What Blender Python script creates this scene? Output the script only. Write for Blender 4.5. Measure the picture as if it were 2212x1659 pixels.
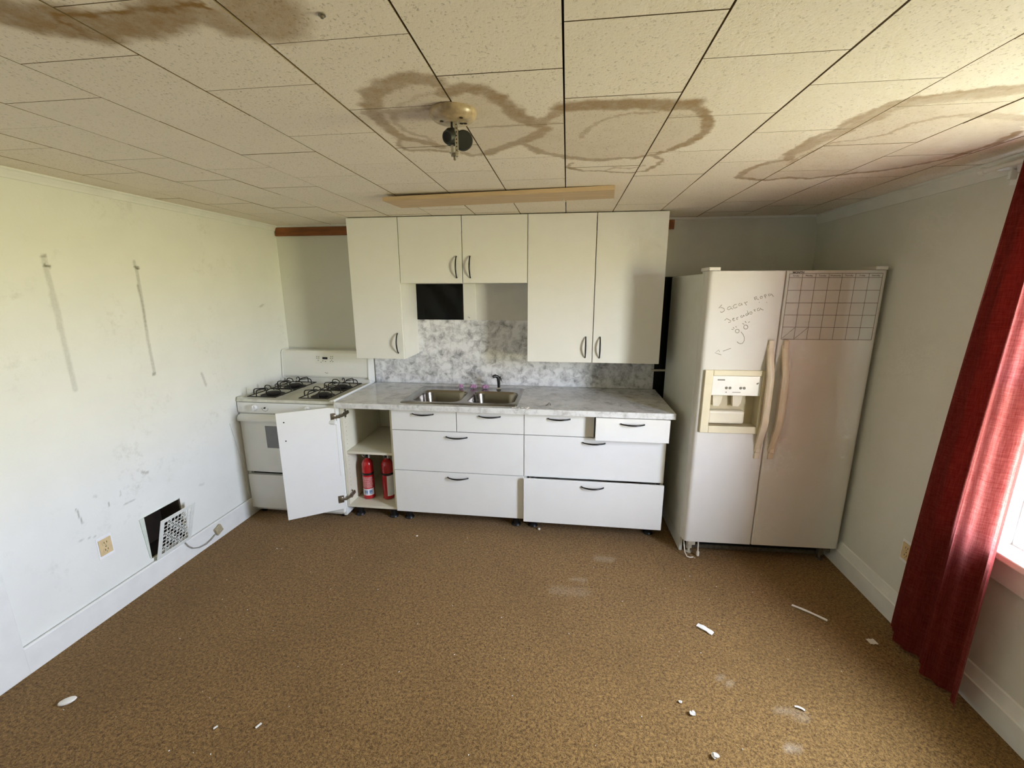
import bpy, bmesh, math, random
import numpy as np
from mathutils import Matrix, Vector

for _o in list(bpy.data.objects):
    bpy.data.objects.remove(_o)
SC = bpy.context.scene
COL = SC.collection
PI = math.pi
random.seed(7)

# ------------------------------------------------------------------ camera
cam = bpy.data.cameras.new('camera')
cam.sensor_width = 36.0
cam.lens = 924.66 / 2212 * 36.0
cam.clip_start = 0.02
camo = bpy.data.objects.new('camera', cam)
COL.objects.link(camo)
_yaw, _pit, _rol = 0.1256, -0.2171, -0.0011
_f = Vector((-math.sin(_yaw) * math.cos(_pit), math.cos(_yaw) * math.cos(_pit), math.sin(_pit)))
_r = Vector((math.cos(_yaw), math.sin(_yaw), 0))
_u = _r.cross(_f)
_r2 = _r * math.cos(_rol) + _u * math.sin(_rol)
_u2 = _u * math.cos(_rol) - _r * math.sin(_rol)
camo.matrix_world = Matrix(((_r2.x, _u2.x, -_f.x, 0.3522), (_r2.y, _u2.y, -_f.y, -3.3129),
                            (_r2.z, _u2.z, -_f.z, 1.6435), (0, 0, 0, 1)))
SC.camera = camo

# ------------------------------------------------------------------ view, world
vs = SC.view_settings
vs.view_transform = 'Standard'
vs.look = 'None'
vs.gamma = 1.0
vs.use_curve_mapping = False
vs.exposure = 1.41

wd = bpy.data.worlds.new('world')
SC.world = wd
wd.use_nodes = True
_n = wd.node_tree.nodes
_l = wd.node_tree.links
_n.clear()
_out = _n.new('ShaderNodeOutputWorld')
_bg = _n.new('ShaderNodeBackground')
_tc = _n.new('ShaderNodeTexCoord')
_sep = _n.new('ShaderNodeSeparateXYZ')
_rmp = _n.new('ShaderNodeValToRGB')
_mr = _n.new('ShaderNodeMapRange')
_mr.inputs['From Min'].default_value = -1
_mr.inputs['From Max'].default_value = 1
_l.new(_tc.outputs['Generated'], _sep.inputs[0])
_l.new(_sep.outputs['Z'], _mr.inputs['Value'])
_l.new(_mr.outputs[0], _rmp.inputs[0])
_cr = _rmp.color_ramp
_cr.elements[0].position = 0.0
_cr.elements[0].color = (0.06, 0.06, 0.04, 1)      # ground close to the house, in its shade
_cr.elements[1].position = 1.0
_cr.elements[1].color = (0.60, 0.74, 0.98, 1)        # hazy sky
_e = _cr.elements.new(0.495); _e.color = (1.02, 0.98, 0.56, 1)   # sunlit field
_e = _cr.elements.new(0.36); _e.color = (0.27, 0.27, 0.17, 1)
_e = _cr.elements.new(0.53); _e.color = (0.98, 1.10, 1.36, 1)
_l.new(_rmp.outputs[0], _bg.inputs['Color'])
_bg.inputs['Strength'].default_value = 24.0
_l.new(_bg.outputs[0], _out.inputs[0])
SC.cycles.max_bounces = 8
SC.cycles.diffuse_bounces = 4
SC.cycles.glossy_bounces = 3
SC.cycles.adaptive_threshold = 0.09
SC.cycles.adaptive_min_samples = 16
wd.cycles.sampling_method = 'MANUAL'
wd.cycles.sample_map_resolution = 256
SC.cycles.transparent_max_bounces = 12
SC.cycles.sample_clamp_indirect = 8.0
SC.cycles.use_denoising = True


def window_portal(name, loc, size_y, size_z, rot):
    li = bpy.data.lights.new(name, 'AREA')
    li.shape = 'RECTANGLE'
    li.size = size_y
    li.size_y = size_z
    li.cycles.is_portal = True
    o = bpy.data.objects.new(name, li)
    o.location = loc
    o.rotation_euler = rot
    COL.objects.link(o)


# daylight enters by the window in the right wall
WY0, WY1, WZ0, WZ1 = -2.36, -1.585, 0.68, 1.95
window_portal('window_daylight', (2.16, (WY0 + WY1) / 2, (WZ0 + WZ1) / 2), WZ1 - WZ0, WY1 - WY0, (0, PI / 2, 0))

# traced outlines of stains and pen strokes, in metres on their surfaces
CEIL_STROKES=[(0.042, 0.62, [(-0.201, -2.047), (-0.16, -2.127), (-0.107, -2.17), (-0.057, -2.192), (-0.016, -2.193), (0.018, -2.173)]), (0.04, 0.66, [(0.024, -2.108), (0.054, -2.125), (0.088, -2.13), (0.126, -2.111), (0.156, -2.07), (0.177, -2.01), (0.198, -1.932), (0.226, -1.889), (0.251, -1.868)]), (0.03, 0.6, [(-0.201, -2.047), (-0.215, -1.971), (-0.213, -1.883), (-0.207, -1.808), (-0.165, -1.767), (-0.125, -1.734), (-0.103, -1.702)]), (0.016, 0.55, [(-0.21, -1.8), (-0.245, -1.73), (-0.226, -1.672), (-0.146, -1.669), (-0.092, -1.646)]), (0.02, 0.5, [(-0.056, -1.628), (-0.017, -1.591), (0.04, -1.601)]), (0.034, 0.6, [(0.041, -1.607), (0.088, -1.647), (0.147, -1.699), (0.187, -1.721), (0.239, -1.767), (0.271, -1.828)]), (0.012, 0.35, [(-0.139, -2.021), (-0.095, -2.069), (-0.037, -2.106), (0.013, -2.113)]), (0.014, 0.45, [(-0.154, -2.003), (-0.173, -1.938), (-0.174, -1.862), (-0.127, -1.806), (-0.119, -1.733)]), (0.022, 0.45, [(-0.236, -2.014), (-0.143, -2.012), (-0.045, -2.021)]), (0.012, 0.4, [(0.089, -1.867), (0.202, -1.868), (0.257, -1.875), (0.328, -1.87)]), (0.028, 0.6, [(0.24, -1.867), (0.292, -1.926), (0.334, -1.974), (0.363, -1.98)]), (0.05, 0.72, [(0.334, -1.981), (0.388, -1.988), (0.46, -1.983), (0.533, -1.979), (0.582, -1.968), (0.637, -1.957), (0.675, -1.956)]), (0.026, 0.68, [(0.668, -1.965), (0.707, -1.918), (0.75, -1.84), (0.772, -1.771), (0.774, -1.693), (0.752, -1.624), (0.712, -1.562)]), (0.016, 0.62, [(0.712, -1.562), (0.659, -1.509), (0.605, -1.483), (0.537, -1.485)]), (0.026, 0.6, [(0.538, -1.48), (0.471, -1.465), (0.401, -1.486), (0.359, -1.515)]), (0.024, 0.55, [(0.359, -1.508), (0.298, -1.556), (0.24, -1.596), (0.212, -1.661), (0.19, -1.693)]), (0.012, 0.5, [(0.38, -1.723), (0.395, -1.788), (0.43, -1.86), (0.469, -1.897), (0.518, -1.917), (0.593, -1.916)]), (0.012, 0.4, [(0.636, -1.875), (0.686, -1.878), (0.737, -1.875)]), (0.012, 0.6, [(0.363, -1.442), (0.338, -1.386), (0.406, -1.322), (0.498, -1.304), (0.593, -1.263), (0.665, -1.282), (0.707, -1.372), (0.706, -1.434), (0.67, -1.49), (0.616, -1.497), (0.59, -1.468)]), (0.012, 0.35, [(0.498, -1.304), (0.537, -1.355), (0.598, -1.333), (0.651, -1.366)]), (0.022, 0.62, [(1.105, -1.123), (1.089, -1.23), (1.11, -1.298), (1.14, -1.349), (1.196, -1.377), (1.158, -1.477)]), (0.045, 0.55, [(1.166, -1.466), (1.176, -1.527), (1.186, -1.595), (1.208, -1.642), (1.22, -1.716), (1.242, -1.795)]), (0.055, 0.5, [(1.205, -1.78), (1.22, -1.829), (1.246, -1.876), (1.284, -1.893), (1.332, -1.91), (1.381, -1.924), (1.433, -1.933), (1.486, -1.942)]), (0.018, 0.6, [(1.151, -1.498), (1.154, -1.572), (1.16, -1.645), (1.182, -1.689), (1.183, -1.747), (1.194, -1.799), (1.201, -1.859), (1.221, -1.912), (1.263, -1.922), (1.312, -1.936), (1.36, -1.95), (1.411, -1.957), (1.466, -1.964)]), (0.02, 0.7, [(1.112, -1.113), (1.206, -1.061), (1.268, -1.053), (1.333, -1.084), (1.433, -1.056), (1.506, -1.092), (1.569, -1.127), (1.656, -1.148), (1.719, -1.201), (1.764, -1.268), (1.803, -1.32), (1.805, -1.403), (1.813, -1.496), (1.782, -1.599)]), (0.012, 0.55, [(1.225, -1.315), (1.218, -1.396), (1.242, -1.57), (1.299, -1.583), (1.38, -1.635), (1.383, -1.724), (1.421, -1.765), (1.487, -1.788)]), (0.03, 0.45, [(1.499, -1.774), (1.55, -1.77), (1.604, -1.758), (1.683, -1.725)]), (0.012, 0.3, [(1.391, -1.427), (1.489, -1.454), (1.604, -1.449)]), (0.075, 0.75, [(-0.675, -2.537), (-0.656, -2.513), (-0.615, -2.49), (-0.579, -2.464)]), (0.06, 0.72, [(-0.607, -2.509), (-0.557, -2.493), (-0.524, -2.478), (-0.497, -2.464), (-0.433, -2.477), (-0.358, -2.497)]), (0.05, 0.6, [(-0.325, -2.5), (-0.311, -2.466), (-0.299, -2.436)]), (0.11, 0.6, [(-0.209, -2.51), (-0.214, -2.479), (-0.225, -2.455)]), (0.012, 0.9, [(-0.597, -2.509), (-0.505, -2.506), (-0.402, -2.506), (-0.298, -2.504)]), (0.012, 0.9, [(-0.594, -2.509), (-0.599, -2.474), (-0.603, -2.435)])]
CEIL_FILLS=[(0.2, [(-0.201, -2.047), (-0.16, -2.127), (-0.107, -2.17), (-0.057, -2.192), (0.018, -2.173), (0.054, -2.125), (0.126, -2.111), (0.177, -2.01), (0.226, -1.889), (0.271, -1.828), (0.187, -1.721), (0.088, -1.647), (-0.017, -1.591), (-0.117, -1.653), (-0.226, -1.672), (-0.245, -1.73), (-0.215, -1.971)]), (0.22, [(0.251, -1.868), (0.334, -1.974), (0.46, -1.983), (0.637, -1.957), (0.707, -1.918), (0.772, -1.771), (0.752, -1.624), (0.659, -1.509), (0.471, -1.465), (0.298, -1.556), (0.19, -1.693)]), (0.26, [(1.105, -1.123), (1.11, -1.298), (1.158, -1.477), (1.16, -1.645), (1.194, -1.799), (1.221, -1.912), (1.36, -1.95), (1.466, -1.964), (1.769, -1.631), (1.805, -1.403), (1.719, -1.201), (1.506, -1.092), (1.268, -1.053)])]
WALL_STROKES=[(0.015, 0.22, [(-1.613, 1.791), (-1.614, 1.729), (-1.609, 1.614), (-1.609, 1.47), (-1.609, 1.322), (-1.607, 1.182)]), (0.018, 0.22, [(-1.614, 1.621), (-1.608, 1.536), (-1.612, 1.471)]), (0.009, 0.9, [(-1.616, 1.75), (-1.6, 1.747)]), (0.008, 0.5, [(-1.621, 1.79), (-1.604, 1.793)]), (0.012, 0.3, [(-1.203, 1.791), (-1.197, 1.738), (-1.2, 1.553), (-1.207, 1.371), (-1.204, 1.181)]), (0.008, 0.5, [(-1.206, 1.67), (-1.2, 1.553), (-1.205, 1.443)]), (0.008, 0.9, [(-1.204, 1.762), (-1.185, 1.759)]), (0.008, 0.6, [(-1.214, 1.179), (-1.2, 1.18)]), (0.012, 0.3, [(-0.893, 1.121), (-0.874, 1.04)]), (0.012, 0.3, [(-0.286, 1.518), (-0.244, 1.533)]), (0.02, 0.15, [(-1.225, 2.05), (-1.169, 2.067)]), (0.004, 0.55, [(-1.715, 0.622), (-1.71, 0.577), (-1.703, 0.534)]), (0.003, 0.5, [(-1.576, 0.582), (-1.573, 0.555)]), (0.003, 0.4, [(-1.541, 0.533), (-1.49, 0.531), (-1.436, 0.532)]), (0.003, 0.35, [(-1.733, 0.459), (-1.699, 0.452), (-1.66, 0.44)]), (0.01, 0.4, [(-1.378, 0.661), (-1.362, 0.648), (-1.347, 0.647)]), (0.004, 0.3, [(-1.508, 0.607), (-1.511, 0.583)]), (0.01, 0.2, [(-1.041, 0.419), (-1.013, 0.416)]), (0.008, 0.2, [(-1.629, 0.643), (-1.621, 0.637)])]
FLOOR_STROKES=[(0.035, 0.22, [(0.582, -0.878), (0.667, -0.882)]), (0.02, 0.2, [(0.435, -1.096), (0.488, -1.11)]), (0.02, 0.2, [(1.23, -1.803), (1.327, -1.815)]), (0.02, 0.4, [(1.199, -1.944), (1.219, -1.951)]), (0.05, 0.12, [(0.331, -1.208), (0.484, -1.208)]), (0.02, 0.25, [(1.061, -1.676), (1.077, -1.697)])]
DOOR_WRITING=[[(0.0843, 1.561), (0.0694, 1.5424), (0.0829, 1.5467), (0.0974, 1.541), (0.1014, 1.5296), (0.0885, 1.5195), (0.0796, 1.5238)], [(0.1297, 1.5526), (0.1176, 1.5482), (0.1145, 1.5382), (0.1232, 1.534), (0.1336, 1.5411), (0.1324, 1.5526), (0.135, 1.5411), (0.145, 1.5383)], [(0.1617, 1.564), (0.1496, 1.5611), (0.1437, 1.5512), (0.1501, 1.5426), (0.1609, 1.5455), (0.1659, 1.5512)], [(0.1805, 1.5697), (0.1726, 1.5655), (0.1722, 1.5569), (0.1805, 1.557), (0.1866, 1.5641), (0.186, 1.5697), (0.1914, 1.5584)], [(0.1991, 1.5754), (0.2053, 1.5698), (0.2134, 1.5584)], [(0.2053, 1.5698), (0.2102, 1.5755), (0.2169, 1.5769)], [(0.2485, 1.6009), (0.2556, 1.5868)], [(0.2486, 1.5995), (0.2603, 1.6051), (0.2623, 1.5995), (0.2561, 1.5939), (0.2744, 1.5897)], [(0.2845, 1.6079), (0.2784, 1.6023), (0.2821, 1.5939), (0.29, 1.5967), (0.2905, 1.6037), (0.2845, 1.6079)], [(0.2989, 1.6135), (0.3077, 1.5967)], [(0.2989, 1.6135), (0.3067, 1.6163), (0.3101, 1.6107), (0.3038, 1.6065)], [(0.3252, 1.6205), (0.3191, 1.6149), (0.3241, 1.6079), (0.3303, 1.6121), (0.3308, 1.6191), (0.3364, 1.6177), (0.3414, 1.6108), (0.3475, 1.6052)], [(0.2757, 1.5741), (0.2794, 1.575)], [(0.314, 1.5742), (0.3177, 1.5751)], [(0.1068, 1.4763), (0.117, 1.4865), (0.1288, 1.4808), (0.1405, 1.4751), (0.1385, 1.4678), (0.1276, 1.4648)], [(0.1483, 1.4809), (0.1562, 1.4852), (0.1572, 1.4896), (0.1503, 1.4881), (0.1483, 1.4809), (0.1547, 1.4737), (0.1626, 1.4781)], [(0.1776, 1.494), (0.1695, 1.4911), (0.1691, 1.4824), (0.1773, 1.4839)], [(0.1959, 1.5041), (0.1895, 1.4998), (0.1916, 1.4926), (0.1998, 1.4941), (0.203, 1.5027), (0.2039, 1.507), (0.2075, 1.4999), (0.2115, 1.5013)], [(0.2198, 1.5143), (0.2147, 1.51), (0.2169, 1.5028), (0.2249, 1.5057), (0.2265, 1.5157), (0.2192, 1.5314), (0.2265, 1.5157), (0.2313, 1.51)], [(0.2394, 1.5244), (0.2343, 1.5201), (0.2382, 1.5101), (0.2463, 1.5115), (0.2467, 1.5201), (0.2394, 1.5244)], [(0.2532, 1.5358), (0.2626, 1.5259)], [(0.2563, 1.533), (0.2628, 1.5358)], [(0.2797, 1.5444), (0.272, 1.5401), (0.2731, 1.5302), (0.2814, 1.5302), (0.286, 1.5373), (0.2852, 1.5444), (0.2945, 1.5359), (0.3044, 1.5331)], [(0.1907, 1.4188), (0.1894, 1.4128), (0.1844, 1.409), (0.1779, 1.4089), (0.1721, 1.4126), (0.1695, 1.4186), (0.1709, 1.4246), (0.1758, 1.4284), (0.1823, 1.4284), (0.1881, 1.4247), (0.1907, 1.4188)], [(0.2335, 1.4409), (0.2322, 1.4341), (0.2271, 1.4298), (0.2202, 1.4298), (0.2141, 1.4339), (0.2113, 1.4407), (0.2126, 1.4476), (0.2177, 1.4518), (0.2246, 1.4519), (0.2306, 1.4477), (0.2335, 1.4409)], [(0.1482, 1.4286), (0.1596, 1.4273)], [(0.1555, 1.4389), (0.1633, 1.4317)], [(0.1689, 1.4448), (0.1737, 1.439)], [(0.2021, 1.461), (0.2124, 1.4552)], [(0.2147, 1.4726), (0.2226, 1.464)], [(0.2336, 1.4646), (0.2398, 1.4713)], [(0.2002, 1.4145), (0.213, 1.4), (0.2219, 1.3825), (0.2224, 1.3649), (0.2155, 1.3515), (0.2046, 1.3485), (0.1928, 1.3528), (0.185, 1.3601)], [(0.1565, 1.3228), (0.1156, 1.3059)], [(0.1092, 1.2849), (0.0737, 1.2964), (0.0935, 1.3131), (0.0975, 1.3012)]]

# ------------------------------------------------------------------ helpers
XL, XR, YR, ZC = -1.955, 2.037, -5.6, 2.136


def S(*c):
    out = []
    for v in c:
        v /= 255.0
        out.append(v / 12.92 if v <= 0.04045 else ((v + 0.055) / 1.055) ** 2.4)
    return tuple(out)


MATS = {}


def mat(name, col, rough=0.5, metal=0.0, var=0.06, scale=18.0, bump=0.0, bscale=None, spec=0.5, coat=0.0, detail=4, stretch=None):
    """Principled material whose colour and relief vary with noise in object space."""
    m = bpy.data.materials.new(name)
    m.use_nodes = True
    nt = m.node_tree
    b = nt.nodes['Principled BSDF']
    tc = nt.nodes.new('ShaderNodeTexCoord')
    src = tc.outputs['Object']
    if stretch:
        mp = nt.nodes.new('ShaderNodeMapping')
        mp.inputs['Scale'].default_value = stretch
        nt.links.new(src, mp.inputs[0])
        src = mp.outputs[0]
    nz = nt.nodes.new('ShaderNodeTexNoise')
    nz.inputs['Scale'].default_value = scale
    nz.inputs['Detail'].default_value = detail
    nt.links.new(src, nz.inputs['Vector'])
    r = nt.nodes.new('ShaderNodeValToRGB')
    r.color_ramp.elements[0].position = 0.3
    r.color_ramp.elements[1].position = 0.7
    r.color_ramp.elements[0].color = tuple(max(0, c * (1 - var)) for c in col) + (1,)
    r.color_ramp.elements[1].color = tuple(min(1, c * (1 + var)) for c in col) + (1,)
    nt.links.new(nz.outputs['Fac'], r.inputs[0])
    nt.links.new(r.outputs[0], b.inputs['Base Color'])
    b.inputs['Roughness'].default_value = rough
    b.inputs['Metallic'].default_value = metal
    b.inputs['Specular IOR Level'].default_value = spec
    b.inputs['Coat Weight'].default_value = coat
    if bump:
        n2 = nt.nodes.new('ShaderNodeTexNoise')
        n2.inputs['Scale'].default_value = bscale or scale * 4
        n2.inputs['Detail'].default_value = 3
        nt.links.new(src, n2.inputs['Vector'])
        bp = nt.nodes.new('ShaderNodeBump')
        bp.inputs['Strength'].default_value = bump
        bp.inputs['Distance'].default_value = 0.002
        nt.links.new(n2.outputs['Fac'], bp.inputs['Height'])
        nt.links.new(bp.outputs[0], b.inputs['Normal'])
    MATS[name] = m
    return m


def nodes(m):
    return m.node_tree, m.node_tree.nodes['Principled BSDF']


def N(nt, typ, **kw):
    n = nt.nodes.new(typ)
    for k, v in kw.items():
        if hasattr(n, k) and not k[0].isupper():
            setattr(n, k, v)
        else:
            n.inputs[k].default_value = v
    return n


def mixrgb(nt, fac, a, b, blend='MIX'):
    m = nt.nodes.new('ShaderNodeMix')
    m.data_type = 'RGBA'
    m.blend_type = blend
    for val, idx in ((fac, 0), (a, 6), (b, 7)):
        if hasattr(val, 'is_output'):
            nt.links.new(val, m.inputs[idx])
        elif idx == 0:
            m.inputs[0].default_value = val
        else:
            m.inputs[idx].default_value = tuple(val) + (1,) if len(val) == 3 else val
    return m.outputs[2]


def ramp(nt, src, p0, p1, c0=(0, 0, 0), c1=(1, 1, 1)):
    r = nt.nodes.new('ShaderNodeValToRGB')
    r.color_ramp.elements[0].position = p0
    r.color_ramp.elements[1].position = p1
    r.color_ramp.elements[0].color = tuple(c0) + (1,)
    r.color_ramp.elements[1].color = tuple(c1) + (1,)
    nt.links.new(src, r.inputs[0])
    return r.outputs[0]


def math_n(nt, op, a, b=None, clamp=False):
    m = nt.nodes.new('ShaderNodeMath')
    m.operation = op
    m.use_clamp = clamp
    for i, v in enumerate((a, b)):
        if v is None:
            continue
        if hasattr(v, 'is_output'):
            nt.links.new(v, m.inputs[i])
        else:
            m.inputs[i].default_value = v
    return m.outputs[0]


class MB:
    """collects geometry for one mesh, in the coordinates of a frame (world by default)"""

    def __init__(self, frame=None):
        self.bm = bmesh.new()
        self.frame = frame

    def box(self, x0, x1, y0, y1, z0, z1, bev=0.0, seg=2, rot=None, pivot=None):
        bm = self.bm
        vs_ = [bm.verts.new((x, y, z)) for x in (x0, x1) for y in (y0, y1) for z in (z0, z1)]
        q = [(0, 1, 3, 2), (4, 6, 7, 5), (0, 4, 5, 1), (2, 3, 7, 6), (0, 2, 6, 4), (1, 5, 7, 3)]
        fs = [bm.faces.new([vs_[i] for i in f]) for f in q]
        geo = vs_
        if bev > 0:
            ed = list({e for f in fs for e in f.edges})
            r = bmesh.ops.bevel(bm, geom=ed, offset=bev, segments=seg, profile=0.5, affect='EDGES')
            geo = list({v for f in r['faces'] for v in f.verts} | {v for v in vs_ if v.is_valid})
        if rot is not None:
            bmesh.ops.rotate(bm, cent=pivot or ((x0 + x1) / 2, (y0 + y1) / 2, (z0 + z1) / 2), matrix=rot, verts=geo)
        return self

    def prism(self, pts, a0, a1, axis='y'):
        """extrude a closed outline; axis is the extrusion axis, pts are the two other coordinates in xyz order"""
        def co(p, a):
            return {'x': (a, p[0], p[1]), 'y': (p[0], a, p[1]), 'z': (p[0], p[1], a)}[axis]
        bm = self.bm
        A = [bm.verts.new(co(p, a0)) for p in pts]
        B = [bm.verts.new(co(p, a1)) for p in pts]
        n = len(pts)
        for i in range(n):
            bm.faces.new((A[i], A[(i + 1) % n], B[(i + 1) % n], B[i]))
        bm.faces.new(A[::-1])
        bm.faces.new(B)
        return self

    def tube(self, pts, r, n=8, closed=False, caps=True, flat=1.0):
        pts = [Vector(p) for p in pts]
        bm = self.bm
        rings = []
        prev = None
        m = len(pts)
        for i, p in enumerate(pts):
            if closed:
                t = pts[(i + 1) % m] - pts[i - 1]
            else:
                t = pts[min(i + 1, m - 1)] - pts[max(i - 1, 0)]
            t.normalize()
            if prev is None:
                a = Vector((0, 0, 1)) if abs(t.z) < 0.9 else Vector((1, 0, 0))
                u = t.cross(a).normalized()
            else:
                u = (prev - t * prev.dot(t)).normalized()
            prev = u
            w = t.cross(u)
            rr = r[i] if isinstance(r, (list, tuple)) else r
            rings.append([bm.verts.new(p + u * rr * math.cos(2 * PI * k / n) + w * rr * flat * math.sin(2 * PI * k / n)) for k in range(n)])
        rng = range(m) if closed else range(m - 1)
        for i in rng:
            A, B = rings[i], rings[(i + 1) % m]
            for k in range(n):
                bm.faces.new((A[k], A[(k + 1) % n], B[(k + 1) % n], B[k]))
        if caps and not closed:
            bm.faces.new(rings[0][::-1])
            bm.faces.new(rings[-1])
        return self

    def lathe(self, prof, c=(0, 0, 0), n=24, axis='z', a0=0.0, a1=2 * PI):
        """prof: list of (radius, height)"""
        bm = self.bm
        full = abs(a1 - a0 - 2 * PI) < 1e-6
        cnt = n if full else n + 1
        rings = []
        for r, h in prof:
            ring = []
            for k in range(cnt):
                a = a0 + (a1 - a0) * k / n
                x, y = r * math.cos(a), r * math.sin(a)
                p = {'z': (x, y, h), 'y': (x, h, y), 'x': (h, x, y)}[axis]
                ring.append(bm.verts.new((c[0] + p[0], c[1] + p[1], c[2] + p[2])))
            rings.append(ring)
        for i in range(len(rings) - 1):
            A, B = rings[i], rings[i + 1]
            for k in range(cnt if full else cnt - 1):
                bm.faces.new((A[k], A[(k + 1) % cnt], B[(k + 1) % cnt], B[k]))
        if full:
            if prof[0][0] > 1e-5:
                bm.faces.new(rings[0][::-1])
            if prof[-1][0] > 1e-5:
                bm.faces.new(rings[-1])
        return self

    def grid(self, fn, nu, nv, closed_u=False, skip=None):
        bm = self.bm
        V = [[bm.verts.new(fn(i, j)) for j in range(nv + 1)] for i in range(nu + (0 if closed_u else 1))]
        for i in range(nu):
            for j in range(nv):
                if skip and skip(i, j):
                    continue
                a = (i + 1) % len(V) if closed_u else i + 1
                bm.faces.new((V[i][j], V[a][j], V[a][j + 1], V[i][j + 1]))
        return self

    def quad(self, *pts):
        self.bm.faces.new([self.bm.verts.new(p) for p in pts])
        return self

    def ribbon(self, pts, w, normal, lift=0.0):
        """flat pen stroke of width w along pts, lying on a surface with that normal"""
        pts = [Vector(p) for p in pts]
        nr = Vector(normal)
        L, R = [], []
        m = len(pts)
        for i, p in enumerate(pts):
            t = (pts[min(i + 1, m - 1)] - pts[max(i - 1, 0)])
            if t.length < 1e-9:
                t = Vector((1, 0, 0))
            s = t.normalized().cross(nr).normalized() * w / 2
            L.append(self.bm.verts.new(p + s + nr * lift))
            R.append(self.bm.verts.new(p - s + nr * lift))
        for i in range(m - 1):
            self.bm.faces.new((L[i], L[i + 1], R[i + 1], R[i]))
        return self

    def mesh(self, name, M=None, smooth=None):
        bmesh.ops.remove_doubles(self.bm, verts=self.bm.verts, dist=1e-6)
        bmesh.ops.recalc_face_normals(self.bm, faces=self.bm.faces)
        if M is not None:
            self.bm.transform(M)
        me = bpy.data.meshes.new(name)
        self.bm.to_mesh(me)
        self.bm.free()
        if smooth is not None:
            for p in me.polygons:
                p.use_smooth = True
            try:
                me.set_sharp_from_angle(angle=math.radians(smooth))
            except Exception:
                pass
        return me


WORLD = {}


def wm(o):
    return WORLD.get(o.name, Matrix.Identity(4)) if o else Matrix.Identity(4)


def empty(name, loc, rz=0.0, label=None, cat=None, group=None, kind=None):
    o = bpy.data.objects.new(name, None)
    COL.objects.link(o)
    o.empty_display_size = 0.05
    o.location = loc
    o.rotation_euler = (0, 0, rz)
    WORLD[o.name] = Matrix.Translation(loc) @ Matrix.Rotation(rz, 4, 'Z')
    tag(o, label, cat, group, kind)
    return o


def tag(o, label=None, cat=None, group=None, kind=None):
    if label:
        o['label'] = label
    if cat:
        o['category'] = cat
    if group:
        o['group'] = group
    if kind:
        o['kind'] = kind
    return o


def build(name, mb, m, parent=None, smooth=None, label=None, cat=None, group=None, kind=None, mod=None):
    """one mesh object; a top-level one gets its origin at the base of its bounds"""
    F = mb.frame or Matrix.Identity(4)
    if parent is not None:
        T = wm(parent).inverted() @ F
        loc = None
    else:
        if mb.frame is not None:
            mb.bm.transform(F)
        cs = [v.co for v in mb.bm.verts]
        lo = [min(c[i] for c in cs) for i in range(3)]
        hi = [max(c[i] for c in cs) for i in range(3)]
        loc = Vector(((lo[0] + hi[0]) / 2, (lo[1] + hi[1]) / 2, lo[2]))
        T = Matrix.Translation(-loc)
    me = mb.mesh(name, T, smooth)
    o = bpy.data.objects.new(name, me)
    COL.objects.link(o)
    me.materials.append(MATS[m] if isinstance(m, str) else m)
    if parent is not None:
        o.parent = parent
        WORLD[o.name] = wm(parent)
    else:
        o.location = loc
        WORLD[o.name] = Matrix.Translation(loc)
    tag(o, label, cat, group, kind)
    return o


def text(name, s, size, M, m, parent, ext=0.0002, align='LEFT', sx=1.0, bold=0.0):
    """lettering, converted to mesh; M places its xy plane in the world"""
    cu = bpy.data.curves.new(name, 'FONT')
    cu.body = s
    cu.size = size
    cu.extrude = ext
    cu.offset = bold
    cu.align_x = align
    cu.resolution_u = 3
    tmp = bpy.data.objects.new(name + '_tmp', cu)
    COL.objects.link(tmp)
    dg = bpy.context.evaluated_depsgraph_get()
    me = bpy.data.meshes.new_from_object(tmp.evaluated_get(dg))
    bpy.data.objects.remove(tmp)
    me.transform(wm(parent).inverted() @ M @ Matrix.Diagonal((sx, 1, 1, 1)))
    me.materials.clear()
    me.materials.append(MATS[m])
    o = bpy.data.objects.new(name, me)
    COL.objects.link(o)
    o.parent = parent
    WORLD[o.name] = wm(parent)
    return o


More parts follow.
